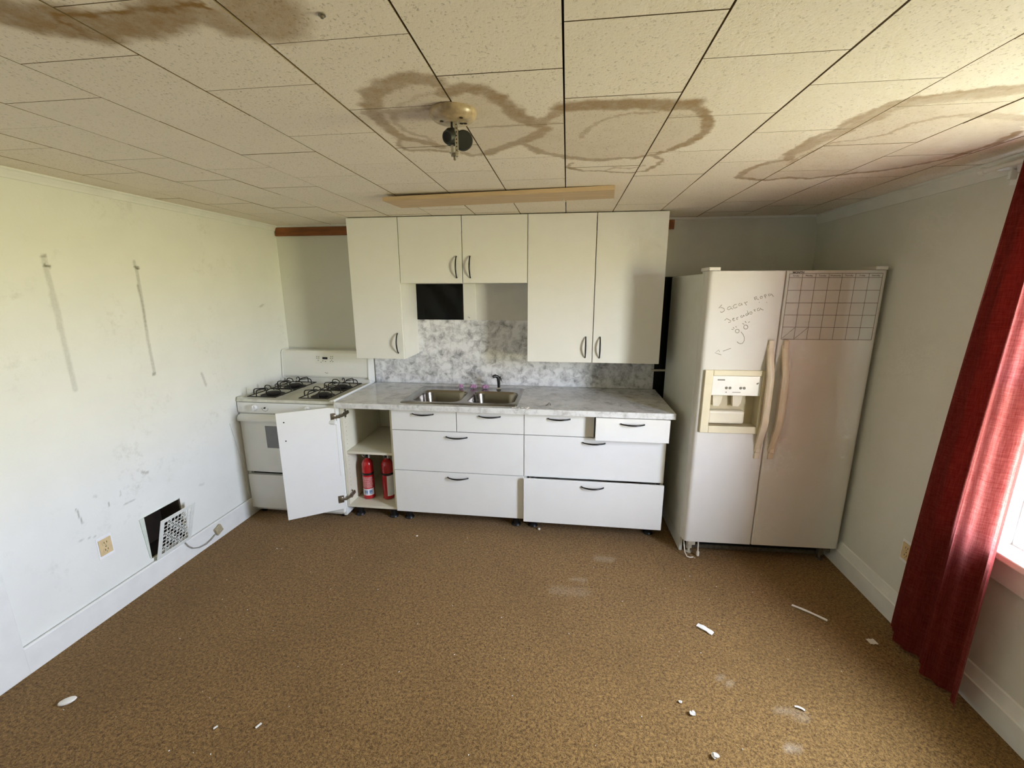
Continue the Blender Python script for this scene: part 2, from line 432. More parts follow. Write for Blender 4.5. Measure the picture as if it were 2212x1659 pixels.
def stain_values(pts, strokes, fills=(), wob=1.0):
    """stain strength (0..1) at 2d points: distance to traced stain edges, plus filled outlines"""
    P = np.asarray(pts, float)
    # ragged edges: value noise on a 9 mm and a 25 mm lattice
    def vnoise(Q, cell, seed):
        G = np.floor(Q / cell).astype(np.int64)
        t = Q / cell - G
        t = t * t * (3 - 2 * t)

        def h(i, j):
            n = (G[:, 0] + i) * 374761393 + (G[:, 1] + j) * 668265263 + seed * 1442695041
            n = ((n ^ (n >> 13)) * 1274126177) & 0xffffffff
            return ((n ^ (n >> 16)) & 0xffff) / 65535.0 - 0.5
        return ((h(0, 0) * (1 - t[:, 0]) + h(1, 0) * t[:, 0]) * (1 - t[:, 1]) + (h(0, 1) * (1 - t[:, 0]) + h(1, 1) * t[:, 0]) * t[:, 1])
    P = P + wob * np.stack([0.010 * vnoise(P, 0.009, 1) + 0.014 * vnoise(P, 0.025, 2), 0.010 * vnoise(P, 0.009, 3) + 0.014 * vnoise(P, 0.025, 4)], 1)
    out = np.zeros(len(P))
    for w, I, line in strokes:
        L = np.asarray(line, float)
        d = np.full(len(P), 1e9)
        for a, b in zip(L[:-1], L[1:]):
            ab = b - a
            t = np.clip(((P - a) @ ab) / max(ab @ ab, 1e-12), 0, 1)
            d = np.minimum(d, np.hypot(*(P - a - t[:, None] * ab).T))
        v = np.clip(1.8 * (1 - d / w), 0, 1)
        out = np.maximum(out, I * v * v * (3 - 2 * v))
    for I, poly in fills:
        L = np.asarray(poly, float)
        ins = np.zeros(len(P), bool)
        j = len(L) - 1
        for i in range(len(L)):
            c = ((L[i, 1] > P[:, 1]) != (L[j, 1] > P[:, 1])) & (
                P[:, 0] < (L[j, 0] - L[i, 0]) * (P[:, 1] - L[i, 1]) / (L[j, 1] - L[i, 1] + 1e-12) + L[i, 0])
            ins ^= c
            j = i
        out = np.maximum(out, np.where(ins, I, 0))
    return out


def set_stain(o, axes, strokes, fills=()):
    me = o.data
    M = wm(o)
    co = np.array([list(M @ v.co) for v in me.vertices])
    s = stain_values(co[:, axes], strokes, fills, 0.15)
    at = me.attributes.new('stain', 'FLOAT', 'POINT')
    at.data.foreach_set('value', s.astype(np.float32))
    return s.max() if len(s) else 0

# ------------------------------------------------------------------ materials
def m_wall(name, col, grime, stain_col, gs=1.0):
    m = mat(name, col, rough=0.75, var=0.02, scale=6, bump=0.25, bscale=60, spec=0.25)
    nt, b = nodes(m)
    base = b.inputs['Base Color'].links[0].from_socket
    tc = N(nt, 'ShaderNodeTexCoord')
    n1 = N(nt, 'ShaderNodeTexNoise', Scale=3.2, Detail=6.0, Roughness=0.62)
    nt.links.new(tc.outputs['Object'], n1.inputs['Vector'])
    g1 = ramp(nt, n1.outputs['Fac'], 0.52, 0.78)
    n2 = N(nt, 'ShaderNodeTexNoise', Scale=28.0, Detail=5.0, Roughness=0.7)
    nt.links.new(tc.outputs['Object'], n2.inputs['Vector'])
    g2 = ramp(nt, n2.outputs['Fac'], 0.5, 0.75)
    g = math_n(nt, 'MULTIPLY', g1, g2)
    g = math_n(nt, 'MULTIPLY', g, 0.75 * gs, True)
    c1 = mixrgb(nt, g, base, grime)
    at = N(nt, 'ShaderNodeAttribute', attribute_name='stain')
    n3 = N(nt, 'ShaderNodeTexNoise', Scale=90.0, Detail=4.0)
    nt.links.new(tc.outputs['Object'], n3.inputs['Vector'])
    k = math_n(nt, 'MULTIPLY', at.outputs['Fac'], math_n(nt, 'ADD', n3.outputs['Fac'], 0.45))
    c2 = mixrgb(nt, k, c1, stain_col)
    nt.links.new(c2, b.inputs['Base Color'])
    return m


m_wall('wall_paint', S(232, 232, 224), S(178, 174, 155), S(92, 84, 58))
m_wall('wall_paint_back', S(222, 222, 212), S(180, 176, 158), S(92, 84, 58), 0.6)
mat('trim_paint', S(232, 232, 226), rough=0.45, var=0.04, scale=10, bump=0.15, bscale=40)
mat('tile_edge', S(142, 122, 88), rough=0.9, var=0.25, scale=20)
mat('dark_joint', S(44, 33, 20), rough=0.9, var=0.2, scale=8)
mat('duct_dark', S(38, 26, 16), rough=0.8, var=0.3, scale=12)
mat('duct_edge', S(210, 216, 202), rough=0.6, var=0.06, scale=30)

# acoustic ceiling tile
m = mat('ceiling_tile', S(240, 230, 214), rough=0.85, var=0.03, scale=3, spec=0.2)
nt, b = nodes(m)
base = b.inputs['Base Color'].links[0].from_socket
ge = N(nt, 'ShaderNodeNewGeometry')
mp = N(nt, 'ShaderNodeMapping')
mp.inputs['Scale'].default_value = (1.0, 0.8, 1.0)
nt.links.new(ge.outputs['Position'], mp.inputs[0])
n1 = N(nt, 'ShaderNodeTexNoise', Scale=165.0, Detail=3.0, Roughness=0.6)
nt.links.new(mp.outputs[0], n1.inputs['Vector'])
n2 = N(nt, 'ShaderNodeTexNoise', Scale=1.7, Detail=2.0)
nt.links.new(ge.outputs['Position'], n2.inputs['Vector'])
fleck = math_n(nt, 'MULTIPLY', ramp(nt, n1.outputs['Fac'], 0.585, 0.68), ramp(nt, n2.outputs['Fac'], 0.25, 0.55, (0.25,) * 3))
c1 = mixrgb(nt, math_n(nt, 'MULTIPLY', fleck, 0.46), base, S(112, 98, 70))
at = N(nt, 'ShaderNodeAttribute', attribute_name='stain')
n3 = N(nt, 'ShaderNodeTexNoise', Scale=26.0, Detail=6.0, Roughness=0.65)
nt.links.new(ge.outputs['Position'], n3.inputs['Vector'])
k = math_n(nt, 'MULTIPLY', at.outputs['Fac'], math_n(nt, 'ADD', math_n(nt, 'MULTIPLY', n3.outputs['Fac'], 1.15), 0.47), True)
scol = ramp(nt, n3.outputs['Fac'], 0.3, 0.75, S(130, 98, 52), S(154, 120, 70))
c2 = mixrgb(nt, k, c1, scol)
nt.links.new(c2, b.inputs['Base Color'])
bp = N(nt, 'ShaderNodeBump', Strength=0.4, Distance=0.002)
nt.links.new(n1.outputs['Fac'], bp.inputs['Height'])
bp.invert = True
nt.links.new(bp.outputs[0], b.inputs['Normal'])

# carpet
m = mat('carpet', S(128, 96, 47), rough=0.95, var=0.1, scale=3, spec=0.1)
nt, b = nodes(m)
base = b.inputs['Base Color'].links[0].from_socket
ge = N(nt, 'ShaderNodeNewGeometry')
n1 = N(nt, 'ShaderNodeTexNoise', Scale=95.0, Detail=4.0, Roughness=0.7, Distortion=0.6)
nt.links.new(ge.outputs['Position'], n1.inputs['Vector'])
n2 = N(nt, 'ShaderNodeTexNoise', Scale=260.0, Detail=2.0)
nt.links.new(ge.outputs['Position'], n2.inputs['Vector'])
pile = math_n(nt, 'ADD', math_n(nt, 'MULTIPLY', n1.outputs['Fac'], 0.65), math_n(nt, 'MULTIPLY', n2.outputs['Fac'], 0.35))
lo = ramp(nt, pile, 0.39, 0.62, S(72, 47, 17), S(168, 131, 77))
c1 = mixrgb(nt, 0.88, base, lo)
n4 = N(nt, 'ShaderNodeTexNoise', Scale=1.6, Detail=5.0, Roughness=0.6)
nt.links.new(ge.outputs['Position'], n4.inputs['Vector'])
c1b = mixrgb(nt, math_n(nt, 'MULTIPLY', ramp(nt, n4.outputs['Fac'], 0.45, 0.75), 0.35), c1, S(94, 68, 29))
at = N(nt, 'ShaderNodeAttribute', attribute_name='stain')
c2 = mixrgb(nt, math_n(nt, 'MULTIPLY', at.outputs['Fac'], math_n(nt, 'MULTIPLY', pile, 1.3), True), c1b, S(225, 212, 190))
nt.links.new(c2, b.inputs['Base Color'])
bp = N(nt, 'ShaderNodeBump', Strength=0.9, Distance=0.006)
nt.links.new(pile, bp.inputs['Height'])
nt.links.new(bp.outputs[0], b.inputs['Normal'])
b.inputs['Sheen Weight'].default_value = 0.15


# marbled laminate
def m_marble(name, light, dark, sc, rough=0.35):
    m = mat(name, light, rough=rough, var=0.03, scale=4, spec=0.4)
    nt, b = nodes(m)
    ge = N(nt, 'ShaderNodeNewGeometry')
    n1 = N(nt, 'ShaderNodeTexNoise', Scale=sc, Detail=7.0, Roughness=0.7, Distortion=0.35)
    nt.links.new(ge.outputs['Position'], n1.inputs['Vector'])
    n2 = N(nt, 'ShaderNodeTexNoise', Scale=sc * 0.35, Detail=3.0)
    nt.links.new(ge.outputs['Position'], n2.inputs['Vector'])
    v = math_n(nt, 'ADD', math_n(nt, 'MULTIPLY', n1.outputs['Fac'], 0.75), math_n(nt, 'MULTIPLY', n2.outputs['Fac'], 0.25))
    r = nt.nodes.new('ShaderNodeValToRGB')
    e = r.color_ramp.elements
    e[0].position = 0.38; e[0].color = tuple(dark) + (1,)
    e[1].position = 0.56; e[1].color = tuple(light) + (1,)
    x = e.new(0.46); x.color = tuple(0.45 * a + 0.55 * c for a, c in zip(dark, light)) + (1,)
    nt.links.new(v, r.inputs[0])
    nt.links.new(r.outputs[0], b.inputs['Base Color'])
    return m


m_marble('marble_splash', S(242, 242, 244), S(146, 145, 148), 17)
m_marble('marble_top', S(218, 218, 218), S(170, 169, 168), 14, 0.22)
m_marble('marble_edge', S(228, 228, 226), S(186, 184, 180), 30, 0.3)

mat('cabinet_white', S(238, 237, 231), rough=0.38, var=0.012, scale=9, bump=0.03, bscale=160)
mat('carcass_white', S(236, 234, 226), rough=0.5, var=0.02, scale=9)
mat('carcass_inside', S(226, 220, 198), rough=0.5, var=0.03, scale=9)
mat('black_handle', S(16, 16, 18), rough=0.32, var=0.1, scale=40)
mat('black_plastic', S(20, 20, 21), rough=0.4, var=0.15, scale=30)
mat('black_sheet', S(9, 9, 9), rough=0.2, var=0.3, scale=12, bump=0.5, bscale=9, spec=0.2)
mat('grey_panel', S(224, 221, 214), rough=0.6, var=0.03, scale=12)
mat('hinge_steel', S(150, 142, 126), rough=0.35, metal=0.9, var=0.15, scale=60)
mat('stainless', S(150, 145, 138), rough=0.2, metal=1.0, var=0.05, scale=30, stretch=(1, 14, 1))
mat('bright_metal', S(200, 200, 198), rough=0.2, metal=1.0, var=0.05, scale=50)
mat('galvanised', S(206, 200, 180), rough=0.45, metal=0.3, var=0.15, scale=60)
mat('enamel_white', S(240, 240, 236), rough=0.22, var=0.015, scale=8, coat=0.3)
mat('enamel_stove', S(238, 238, 232), rough=0.25, var=0.03, scale=7, coat=0.2)
mat('cooktop_dirty', S(212, 211, 198), rough=0.35, var=0.13, scale=22, detail=7)
mat('grate_black', S(24, 20, 17), rough=0.6, var=0.3, scale=70)
mat('burner_black', S(34, 29, 25), rough=0.75, var=0.4, scale=60)
mat('oven_glass', S(122, 122, 124), rough=0.2, var=0.05, scale=20, coat=0.4)
mat('knob_white', S(240, 240, 236), rough=0.25, var=0.02, scale=20)
mat('display_black', S(14, 18, 18), rough=0.15, var=0.1, scale=30)
mat('print_grey', S(112, 108, 96), rough=0.5, var=0.1, scale=60)
mat('fridge_white', S(216, 212, 203), rough=0.46, var=0.015, scale=6, bump=0.12, bscale=260, spec=0.4)
mat('fridge_side', S(214, 214, 204), rough=0.5, var=0.03, scale=12, bump=0.3, bscale=220)
mat('fridge_seal', S(120, 112, 92), rough=0.7, var=0.1, scale=20)
mat('handle_cream', S(216, 200, 174), rough=0.35, var=0.06, scale=14)
mat('cream_plastic', S(218, 208, 178), rough=0.35, var=0.04, scale=14)
mat('dispenser_panel', S(232, 230, 224), rough=0.25, var=0.03, scale=20)
mat('dispenser_chute', S(222, 214, 192), rough=0.35, var=0.04, scale=14)
mat('calendar_dark', S(70, 64, 56), rough=0.7, var=0.2, scale=70)
mat('dispenser_inner', S(196, 184, 152), rough=0.4, var=0.06, scale=14)
mat('pencil', S(150, 145, 130), rough=0.8, var=0.25, scale=60)
mat('calendar_ink', S(118, 110, 98), rough=0.7, var=0.2, scale=70)
mat('calendar_sheet', S(206, 203, 196), rough=0.55, var=0.03, scale=9, bump=0.1, bscale=90)
mat('extinguisher_red', S(176, 18, 26), rough=0.25, var=0.08, scale=12, coat=0.4)
mat('label_white', S(226, 226, 228), rough=0.5, var=0.03, scale=30)
mat('label_red', S(196, 44, 46), rough=0.4, var=0.08, scale=50)
mat('label_blue', S(96, 128, 178), rough=0.5, var=0.2, scale=120)
mat('wood_plank', S(204, 176, 138), rough=0.65, var=0.12, scale=5, stretch=(1.2, 14, 14), bump=0.1)
mat('wood_board', S(134, 78, 34), rough=0.65, var=0.28, scale=4, stretch=(1.5, 14, 14), detail=6)
mat('pan_enamel', S(178, 156, 124), rough=0.33, var=0.3, scale=45, coat=0.3, detail=6)
mat('socket_black', S(40, 42, 36), rough=0.55, var=0.15, scale=40)
mat('pink_scrap', S(182, 140, 172), rough=0.9, var=0.2, scale=90)
mat('outlet_tan', S(216, 192, 146), rough=0.4, var=0.06, scale=30)
mat('paint_white', S(238, 238, 236), rough=0.6, var=0.04, scale=30)
mat('jack_dirty', S(170, 158, 128), rough=0.6, var=0.35, scale=120)
mat('cable_grey', S(150, 148, 140), rough=0.5, var=0.1, scale=40)
mat('grille_white', S(226, 228, 220), rough=0.4, var=0.05, scale=30)
mat('debris_white', S(236, 232, 222), rough=0.6, var=0.06, scale=60)
mat('plastic_tube', S(224, 216, 200), rough=0.4, var=0.05, scale=30)
mat('dust_grey', S(92, 84, 70), rough=0.9, var=0.3, scale=60)

# red curtain cloth, woven and letting daylight through
m = mat('curtain_red', S(88, 26, 22), rough=0.9, var=0.08, scale=40, spec=0.1)
nt, b = nodes(m)
tc = N(nt, 'ShaderNodeTexCoord')
mpz = N(nt, 'ShaderNodeMapping'); mpz.inputs['Scale'].default_value = (30, 30, 420)
mpy = N(nt, 'ShaderNodeMapping'); mpy.inputs['Scale'].default_value = (420, 420, 18)
nt.links.new(tc.outputs['Object'], mpz.inputs[0]); nt.links.new(tc.outputs['Object'], mpy.inputs[0])
na = N(nt, 'ShaderNodeTexNoise', Scale=1.0, Detail=2.0); nb = N(nt, 'ShaderNodeTexNoise', Scale=1.0, Detail=2.0)
nt.links.new(mpz.outputs[0], na.inputs['Vector']); nt.links.new(mpy.outputs[0], nb.inputs['Vector'])
wv = math_n(nt, 'ADD', math_n(nt, 'MULTIPLY', na.outputs['Fac'], 0.5), math_n(nt, 'MULTIPLY', nb.outputs['Fac'], 0.5))
cc = ramp(nt, wv, 0.3, 0.7, S(80, 22, 19), S(106, 36, 31))
nt.links.new(cc, b.inputs['Base Color'])
tr = N(nt, 'ShaderNodeBsdfTranslucent')
tcol = ramp(nt, wv, 0.3, 0.7, S(168, 60, 54), S(228, 142, 132))
nt.links.new(tcol, tr.inputs['Color'])
mx = N(nt, 'ShaderNodeMixShader')
mx.inputs[0].default_value = 0.25
nt.links.new(b.outputs[0], mx.inputs[1]); nt.links.new(tr.outputs[0], mx.inputs[2])
nt.links.new(mx.outputs[0], nt.nodes['Material Output'].inputs[0])

# window glass: mostly clear, a little reflective
m = bpy.data.materials.new('window_glass'); m.use_nodes = True; MATS['window_glass'] = m
nt = m.node_tree; nt.nodes.clear()
o_ = N(nt, 'ShaderNodeOutputMaterial'); t_ = N(nt, 'ShaderNodeBsdfTransparent'); g_ = N(nt, 'ShaderNodeBsdfGlossy', Roughness=0.02)
x_ = N(nt, 'ShaderNodeMixShader'); nzg = N(nt, 'ShaderNodeTexNoise', Scale=6.0)
nt.links.new(ramp(nt, nzg.outputs['Fac'], 0.3, 0.7, (0.04,) * 3, (0.07,) * 3), x_.inputs[0])
nt.links.new(t_.outputs[0], x_.inputs[1]); nt.links.new(g_.outputs[0], x_.inputs[2]); nt.links.new(x_.outputs[0], o_.inputs[0])

# ================================================================== the room
def struct(name, mb, m, parent=None, smooth=None, label=None):
    return build(name, mb, m, parent, smooth, label=label, kind=None if parent else 'structure')


def frange(a, b, step):
    n = max(1, int(math.ceil((b - a) / step - 1e-6)))
    return [a + (b - a) * i / n for i in range(n)]


# floor
xs = frange(XL, XR, 0.03) + [XR]
ys = frange(YR, -2.3, 0.25) + frange(-2.3, -0.6, 0.025) + frange(-0.6, 0, 0.1) + [0.0]
mb = MB().grid(lambda i, j: (xs[i], ys[j], 0), len(xs) - 1, len(ys) - 1)
floor = struct('floor', mb, 'carpet', label='worn brown carpet')
set_stain(floor, [0, 1], FLOOR_STROKES)

# left wall, with the opening of the heating duct
HY0, HY1, HZ0, HZ1 = -1.424, -1.192, 0.15, 0.41
ys = frange(YR, -2.1, 0.3) + frange(-2.1, HY0, 0.006) + frange(HY0, HY1, 0.006) + frange(HY1, -0.55, 0.006) + frange(-0.55, 0, 0.02) + [0.0]
zs = frange(0, HZ0, 0.05) + frange(HZ0, HZ1, 0.007) + frange(HZ1, 1.9, 0.008) + frange(1.9, ZC + .03, 0.05) + [ZC + .03]
eps = 1e-6
mb = MB().grid(lambda i, j: (XL, ys[i], zs[j]), len(ys) - 1, len(zs) - 1,
               skip=lambda i, j: HY0 - eps <= ys[i] and ys[i + 1] <= HY1 + eps and HZ0 - eps <= zs[j] and zs[j + 1] <= HZ1 + eps)
mb.box(XL - 0.25, XL - 0.24, YR, 0, 0, ZC + 0.03)
wl = struct('wall_left', mb, 'wall_paint', label='scuffed white plaster wall')
set_stain(wl, [1, 2], WALL_STROKES)
# the duct behind the opening
mb = MB()
t = 0.02
mb.box(XL - 0.16, XL - 0.15, HY0 - t, HY1 + t, HZ0 - t, HZ1 + t)
mb.box(XL - 0.15, XL - 0.012, HY0 - t, HY0 - 0.001, HZ0 - t, HZ1 + t)
mb.box(XL - 0.15, XL - 0.012, HY1 + 0.001, HY1 + t, HZ0 - t, HZ1 + t)
mb.box(XL - 0.15, XL - 0.012, HY0 - t, HY1 + t, HZ1 + 0.001, HZ1 + t)
mb.box(XL - 0.15, XL - 0.012, HY0 - t, HY1 + t, HZ0 - t, HZ0 - 0.001)
build('duct', mb, 'duct_dark', wl)

# back wall
xs = [XL, XR]
mb = MB().box(XL - 0.1, XR + 0.1, 0.0, 0.1, 0, ZC + 0.03)
wb = struct('wall_back', mb, 'wall_paint_back', label='dingy white plaster wall behind the cabinets')

# rear wall behind the camera
mb = MB().box(XL - 0.1, XR + 0.1, YR - 0.1, YR, 0, ZC + 0.03)
struct('wall_rear', mb, 'wall_paint_back', label='plain white wall')

# right wall with its window opening
mb = MB()
mb.box(XR, XR + 0.13, WY1, 0, 0, ZC + 0.03)
mb.box(XR, XR + 0.13, YR, WY0, 0, ZC + 0.03)
mb.box(XR, XR + 0.13, WY0, WY1, 0, WZ0 - 0.031)
mb.box(XR, XR + 0.13, WY0, WY1, WZ1, ZC + 0.03)
wr_ = struct('wall_right', mb, 'wall_paint_back', label='shaded grey white plaster wall')

# ceiling: dark backing with every tile hung under it
mb = MB().box(XL - 0.1, XR + 0.1, YR - 0.1, 0.1, ZC + 0.011, ZC + 0.03)
ceil = struct('ceiling', mb, 'dark_joint', label='water stained acoustic tile ceiling')
TW, TL_, GX, GY = 0.3005, 0.333, 0.0047, 0.0021
plain = {}
ntile = 0
c0 = 0.331
ci = int(math.floor((XL - c0) / TW))
while c0 + ci * TW < XR - 0.01:
    xa, xb = max(XL, c0 + ci * TW), min(XR, c0 + (ci + 1) * TW)
    off = -2.373 if ci % 2 == 0 else -2.2
    k = int(math.floor((YR - off) / TL_))
    while off + k * TL_ < -0.01:
        ya, yb = max(YR, off + k * TL_), min(0.0, off + (k + 1) * TL_)
        k += 1
        if xb - xa < 0.01 or yb - ya < 0.01:
            continue
        x0, x1, y0, y1 = xa + GX / 2, xb - GX / 2, ya + GY / 2, yb - GY / 2
        probe = [(x0 + (x1 - x0) * a / 8, y0 + (y1 - y0) * b / 8) for a in range(9) for b in range(9)]
        hit = stain_values(probe, [(w + 0.03, I, l) for w, I, l in CEIL_STROKES], CEIL_FILLS).max() > 0.01
        w_, l_ = x1 - x0, y1 - y0
        key = (round(w_, 4), round(l_, 4))
        if hit or key not in plain:
            mb = MB()
            if hit:
                nu, nv = max(2, int(w_ / 0.0058)), max(2, int(l_ / 0.0062))
            else:
                nu = nv = 1
            mb.grid(lambda i, j: (w_ * i / nu, l_ * j / nv, 0), nu, nv)
            z1 = 0.011
            mb.quad((0, 0, 0), (w_, 0, 0), (w_, 0, z1), (0, 0, z1))
            mb.quad((0, l_, 0), (0, l_, z1), (w_, l_, z1), (w_, l_, 0))
            mb.quad((0, 0, 0), (0, 0, z1), (0, l_, z1), (0, l_, 0))
            mb.quad((w_, 0, 0), (w_, l_, 0), (w_, l_, z1), (w_, 0, z1))
            bmesh.ops.recalc_face_normals(mb.bm, faces=mb.bm.faces)
            me = mb.mesh('ceiling_tile')
            me.materials.append(MATS['ceiling_tile'])
            me.materials.append(MATS['tile_edge'])      # darker side faces, so the joints read as dark lines
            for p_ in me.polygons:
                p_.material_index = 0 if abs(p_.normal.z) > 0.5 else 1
            if not hit:
                plain[key] = me
        else:
            me = plain[key]
        o = bpy.data.objects.new('ceiling_tile', me)
        COL.objects.link(o)
        o.parent = ceil
        dz = random.uniform(-0.0008, 0.0008)
        o.location = Vector((x0, y0, ZC + dz)) - WORLD[ceil.name].translation
        if hit:
            co = np.empty(len(me.vertices) * 3)
            me.vertices.foreach_get('co', co)
            co = co.reshape(-1, 3)[:, :2] + [x0, y0]
            at = me.attributes.new('stain', 'FLOAT', 'POINT')
            at.data.foreach_set('value', stain_values(co, CEIL_STROKES, CEIL_FILLS).astype(np.float32))
        ntile += 1
    ci += 1
print('tiles', ntile)

# mouldings
crown = [(0, 0), (0, -0.04), (0.008, -0.04), (0.011, -0.03), (0.02, -0.012), (0.026, -0.008), (0.026, 0)]
mb = MB().prism([(XL + x, ZC + z) for x, z in crown], YR, 0.0, 'y')
struct('trim_1', mb, 'trim_paint', label='small white crown moulding')
crown2 = [(0, 0), (0, -0.062), (0.008, -0.062), (0.012, -0.05), (0.022, -0.016), (0.028, -0.01), (0.028, 0)]
mb = MB().prism([(XR - x, ZC + z) for x, z in crown2], YR, 0.0, 'y')
struct('trim_2', mb, 'trim_paint', label='small white crown moulding')
crown3 = [(0, 0), (0, -0.014), (-0.01, -0.014), (-0.016, 0)]
mb = MB().prism([(x, ZC + z) for x, z in crown3], XL, XR, 'x')
struct('trim_3', mb, 'trim_paint', label='thin ceiling bead')

# skirting
mb = MB().prism([(XL + 0.007, 0), (XL + 0.018, 0), (XL + 0.018, 0.122), (XL + 0.014, 0.13), (XL + 0.007, 0.13)], -2.03, 0.0, 'y')
struct('baseboard_left', mb, 'trim_paint', label='white painted skirting board')
mb = MB().prism([(XR, 0), (XR - 0.024, 0), (XR - 0.024, 0.098), (XR - 0.018, 0.102), (XR - 0.016, 0.11), (XR - 0.006, 0.15), (XR, 0.155)], YR, 0.0, 'y')
struct('baseboard_right', mb, 'trim_paint', label='grey white stepped skirting board')
mb = MB().box(XL + 0.02, XR - 0.03, YR, YR + 0.018, 0, 0.13)
struct('baseboard_rear', mb, 'trim_paint', label='white skirting board')

# door casing and door at the near end of the left wall
mb = MB()
mb.box(XL, XL + 0.02, -2.15, -2.03, 0, 2.06, 0.003)
mb.box(XL, XL + 0.02, -3.1, -2.98, 0, 2.06, 0.003)
mb.box(XL, XL + 0.02, -2.98, -2.15, 1.96, 2.06, 0.003)
dr = struct('door_1', mb, 'trim_paint', label='white painted door with plain casing')
mb = MB().box(XL - 0.005, XL + 0.012, -2.975, -2.155, 0.01, 1.955, 0.002)
build('door_leaf', mb, 'trim_paint', dr)
mb = MB().lathe([(0.004, 0.012), (0.012, 0.03), (0.026, 0.04), (0.026, 0.055), (0.0, 0.062)], (XL, -2.9, 1.0), 16, 'x')
build('door_knob', mb, 'bright_metal', dr, 40)

# window
mb = MB()
cw = 0.09
mb.box(XR - 0.02, XR, WY1, WY1 + cw, WZ0 - 0.03, WZ1 + cw, 0.003)
mb.box(XR - 0.02, XR, WY0 - cw, WY0, WZ0 - 0.03, WZ1 + cw, 0.003)
mb.box(XR - 0.02, XR, WY0, WY1, WZ1, WZ1 + cw, 0.003)
win = struct('window_1', mb, 'trim_paint', label='white framed sash window bright with daylight')
mb = MB().box(XR, XR + 0.14, WY0 + 0.0005, WY1 - 0.0005, WZ0 - 0.03, WZ0)
mb.box(XR - 0.055, XR, WY0 - cw - 0.02, WY1 + cw - 0.02, WZ0 - 0.03, WZ0, 0.006)
build('window_sill', mb, 'trim_paint', win)
mb = MB().box(XR - 0.018, XR, WY0 - cw, WY1 + cw - 0.04, WZ0 - 0.135, WZ0 - 0.03, 0.003)
build('apron', mb, 'trim_paint', win)
mb = MB()
mb.box(XR, XR + 0.128, WY1 - 0.015, WY1 - 0.0005, WZ0 + 0.0005, WZ1)
mb.box(XR, XR + 0.128, WY0, WY0 + 0.015, WZ0, WZ1)
mb.box(XR, XR + 0.128, WY0 + 0.015, WY1 - 0.015, WZ1 - 0.015, WZ1)
build('jamb', mb, 'trim_paint', win)
zm = (WZ0 + WZ1) / 2
for xo, z0, z1 in ((XR + 0.045, WZ0, zm + 0.02), (XR + 0.085, zm - 0.02, WZ1 - 0.015)):
    y0, y1 = WY0 + 0.016, WY1 - 0.016
    mb = MB()
    mb.box(xo, xo + 0.03, y0, y0 + 0.04, z0, z1, 0.002)
    mb.box(xo, xo + 0.03, y1 - 0.04, y1, z0, z1, 0.002)
    mb.box(xo, xo + 0.03, y0 + 0.04, y1 - 0.04, z0, z0 + 0.045, 0.002)
    mb.box(xo, xo + 0.03, y0 + 0.04, y1 - 0.04, z1 - 0.04, z1, 0.002)
    sash = build('sash', mb, 'trim_paint', win)
    mb = MB().box(xo + 0.013, xo + 0.016, y0 + 0.04, y1 - 0.04, z0 + 0.045, z1 - 0.04)
    build('pane', mb, 'window_glass', sash)

# ================================================================== kitchen units
BX, ZB, YB, HH = -0.8214, 0.0899, -0.63, 0.768
ZT = ZB + HH                       # top of the fronts
BX0 = BX - 0.381


def bow_handle(parent, c, along, out, length=0.142, depth=0.028, r=0.0046):
    """bowed bar handle with its two feet on the front"""
    c, a, o = Vector(c), Vector(along), Vector(out)
    pts = []
    n = 14
    for i in range(n + 1):
        t_ = i / n
        s = math.sin(PI * t_)
        pts.append(c + a * (length * (t_ - 0.5)) + o * (0.004 + depth * s ** 0.75))
    pts = [pts[0] - o * 0.004] + pts + [pts[-1] - o * 0.004]
    rr = [r * 1.05] * 2 + [r * (0.85 + 0.35 * math.sin(PI * i / n)) for i in range(1, n)] + [r * 1.05] * 2
    mb = MB()
    mb.tube(pts, rr, 8)
    return build('handle', mb, 'black_handle', parent, 60)


def carcass(mb, x0, x1, y0, y1, z0, z1, t=0.018, top=False):
    mb.box(x0, x0 + t, y0, y1, z0, z1)
    mb.box(x1 - t, x1, y0, y1, z0, z1)
    mb.box(x0 + t, x1 - t, y0, y1, z0, z0 + t)
    mb.box(x0 + t, x1 - t, y1 - 0.006, y1, z0 + t, z1)
    if top:
        mb.box(x0 + t, x1 - t, y0, y1 - 0.006, z1 - t, z1)
    else:
        mb.box(x0 + t, x1 - t, y0, y0 + 0.06, z1 - t, z1)
    return mb


def cab_legs(root, x0, x1):
    for x in (x0 + 0.06, x1 - 0.06):
        for y in (-0.545, -0.1):
            mb = MB().lathe([(0.032, 0), (0.034, 0.004), (0.03, 0.012), (0.021, 0.02), (0.021, ZB - 0.022), (0.034, ZB - 0.014), (0.034, ZB - 0.0005)], (x, y, 0), 14)
            build('leg', mb, 'black_plastic', root, 40)


def drawer(root, x0, x1, z0, z1, pull, hc):
    g = 0.0024
    yf = YB - pull
    mb = MB().box(x0 + g, x1 - g, yf, yf + 0.018, z0 + g, z1 - g, 0.0012, 1)
    fr = build('drawer_front', mb, 'cabinet_white', root)
    mb = MB()
    a, b_ = x0 + 0.03, x1 - 0.03
    zz0, zz1 = z0 + 0.025, z1 - 0.035
    mb.box(a, a + 0.012, yf + 0.018, yf + 0.50, zz0, zz1)
    mb.box(b_ - 0.012, b_, yf + 0.018, yf + 0.50, zz0, zz1)
    mb.box(a, b_, yf + 0.488, yf + 0.50, zz0, zz1)
    mb.box(a, b_, yf + 0.018, yf + 0.50, zz0, zz0 + 0.01)
    if pull or z1 < 0.5:
        build('drawer_box', mb, 'carcass_white', fr)
    else:
        mb.bm.free()
    bow_handle(fr, (hc, yf, z1 - 0.035 if z1 - z0 < 0.2 else z1 - 0.036), (1, 0, 0), (0, -1, 0))
    return fr


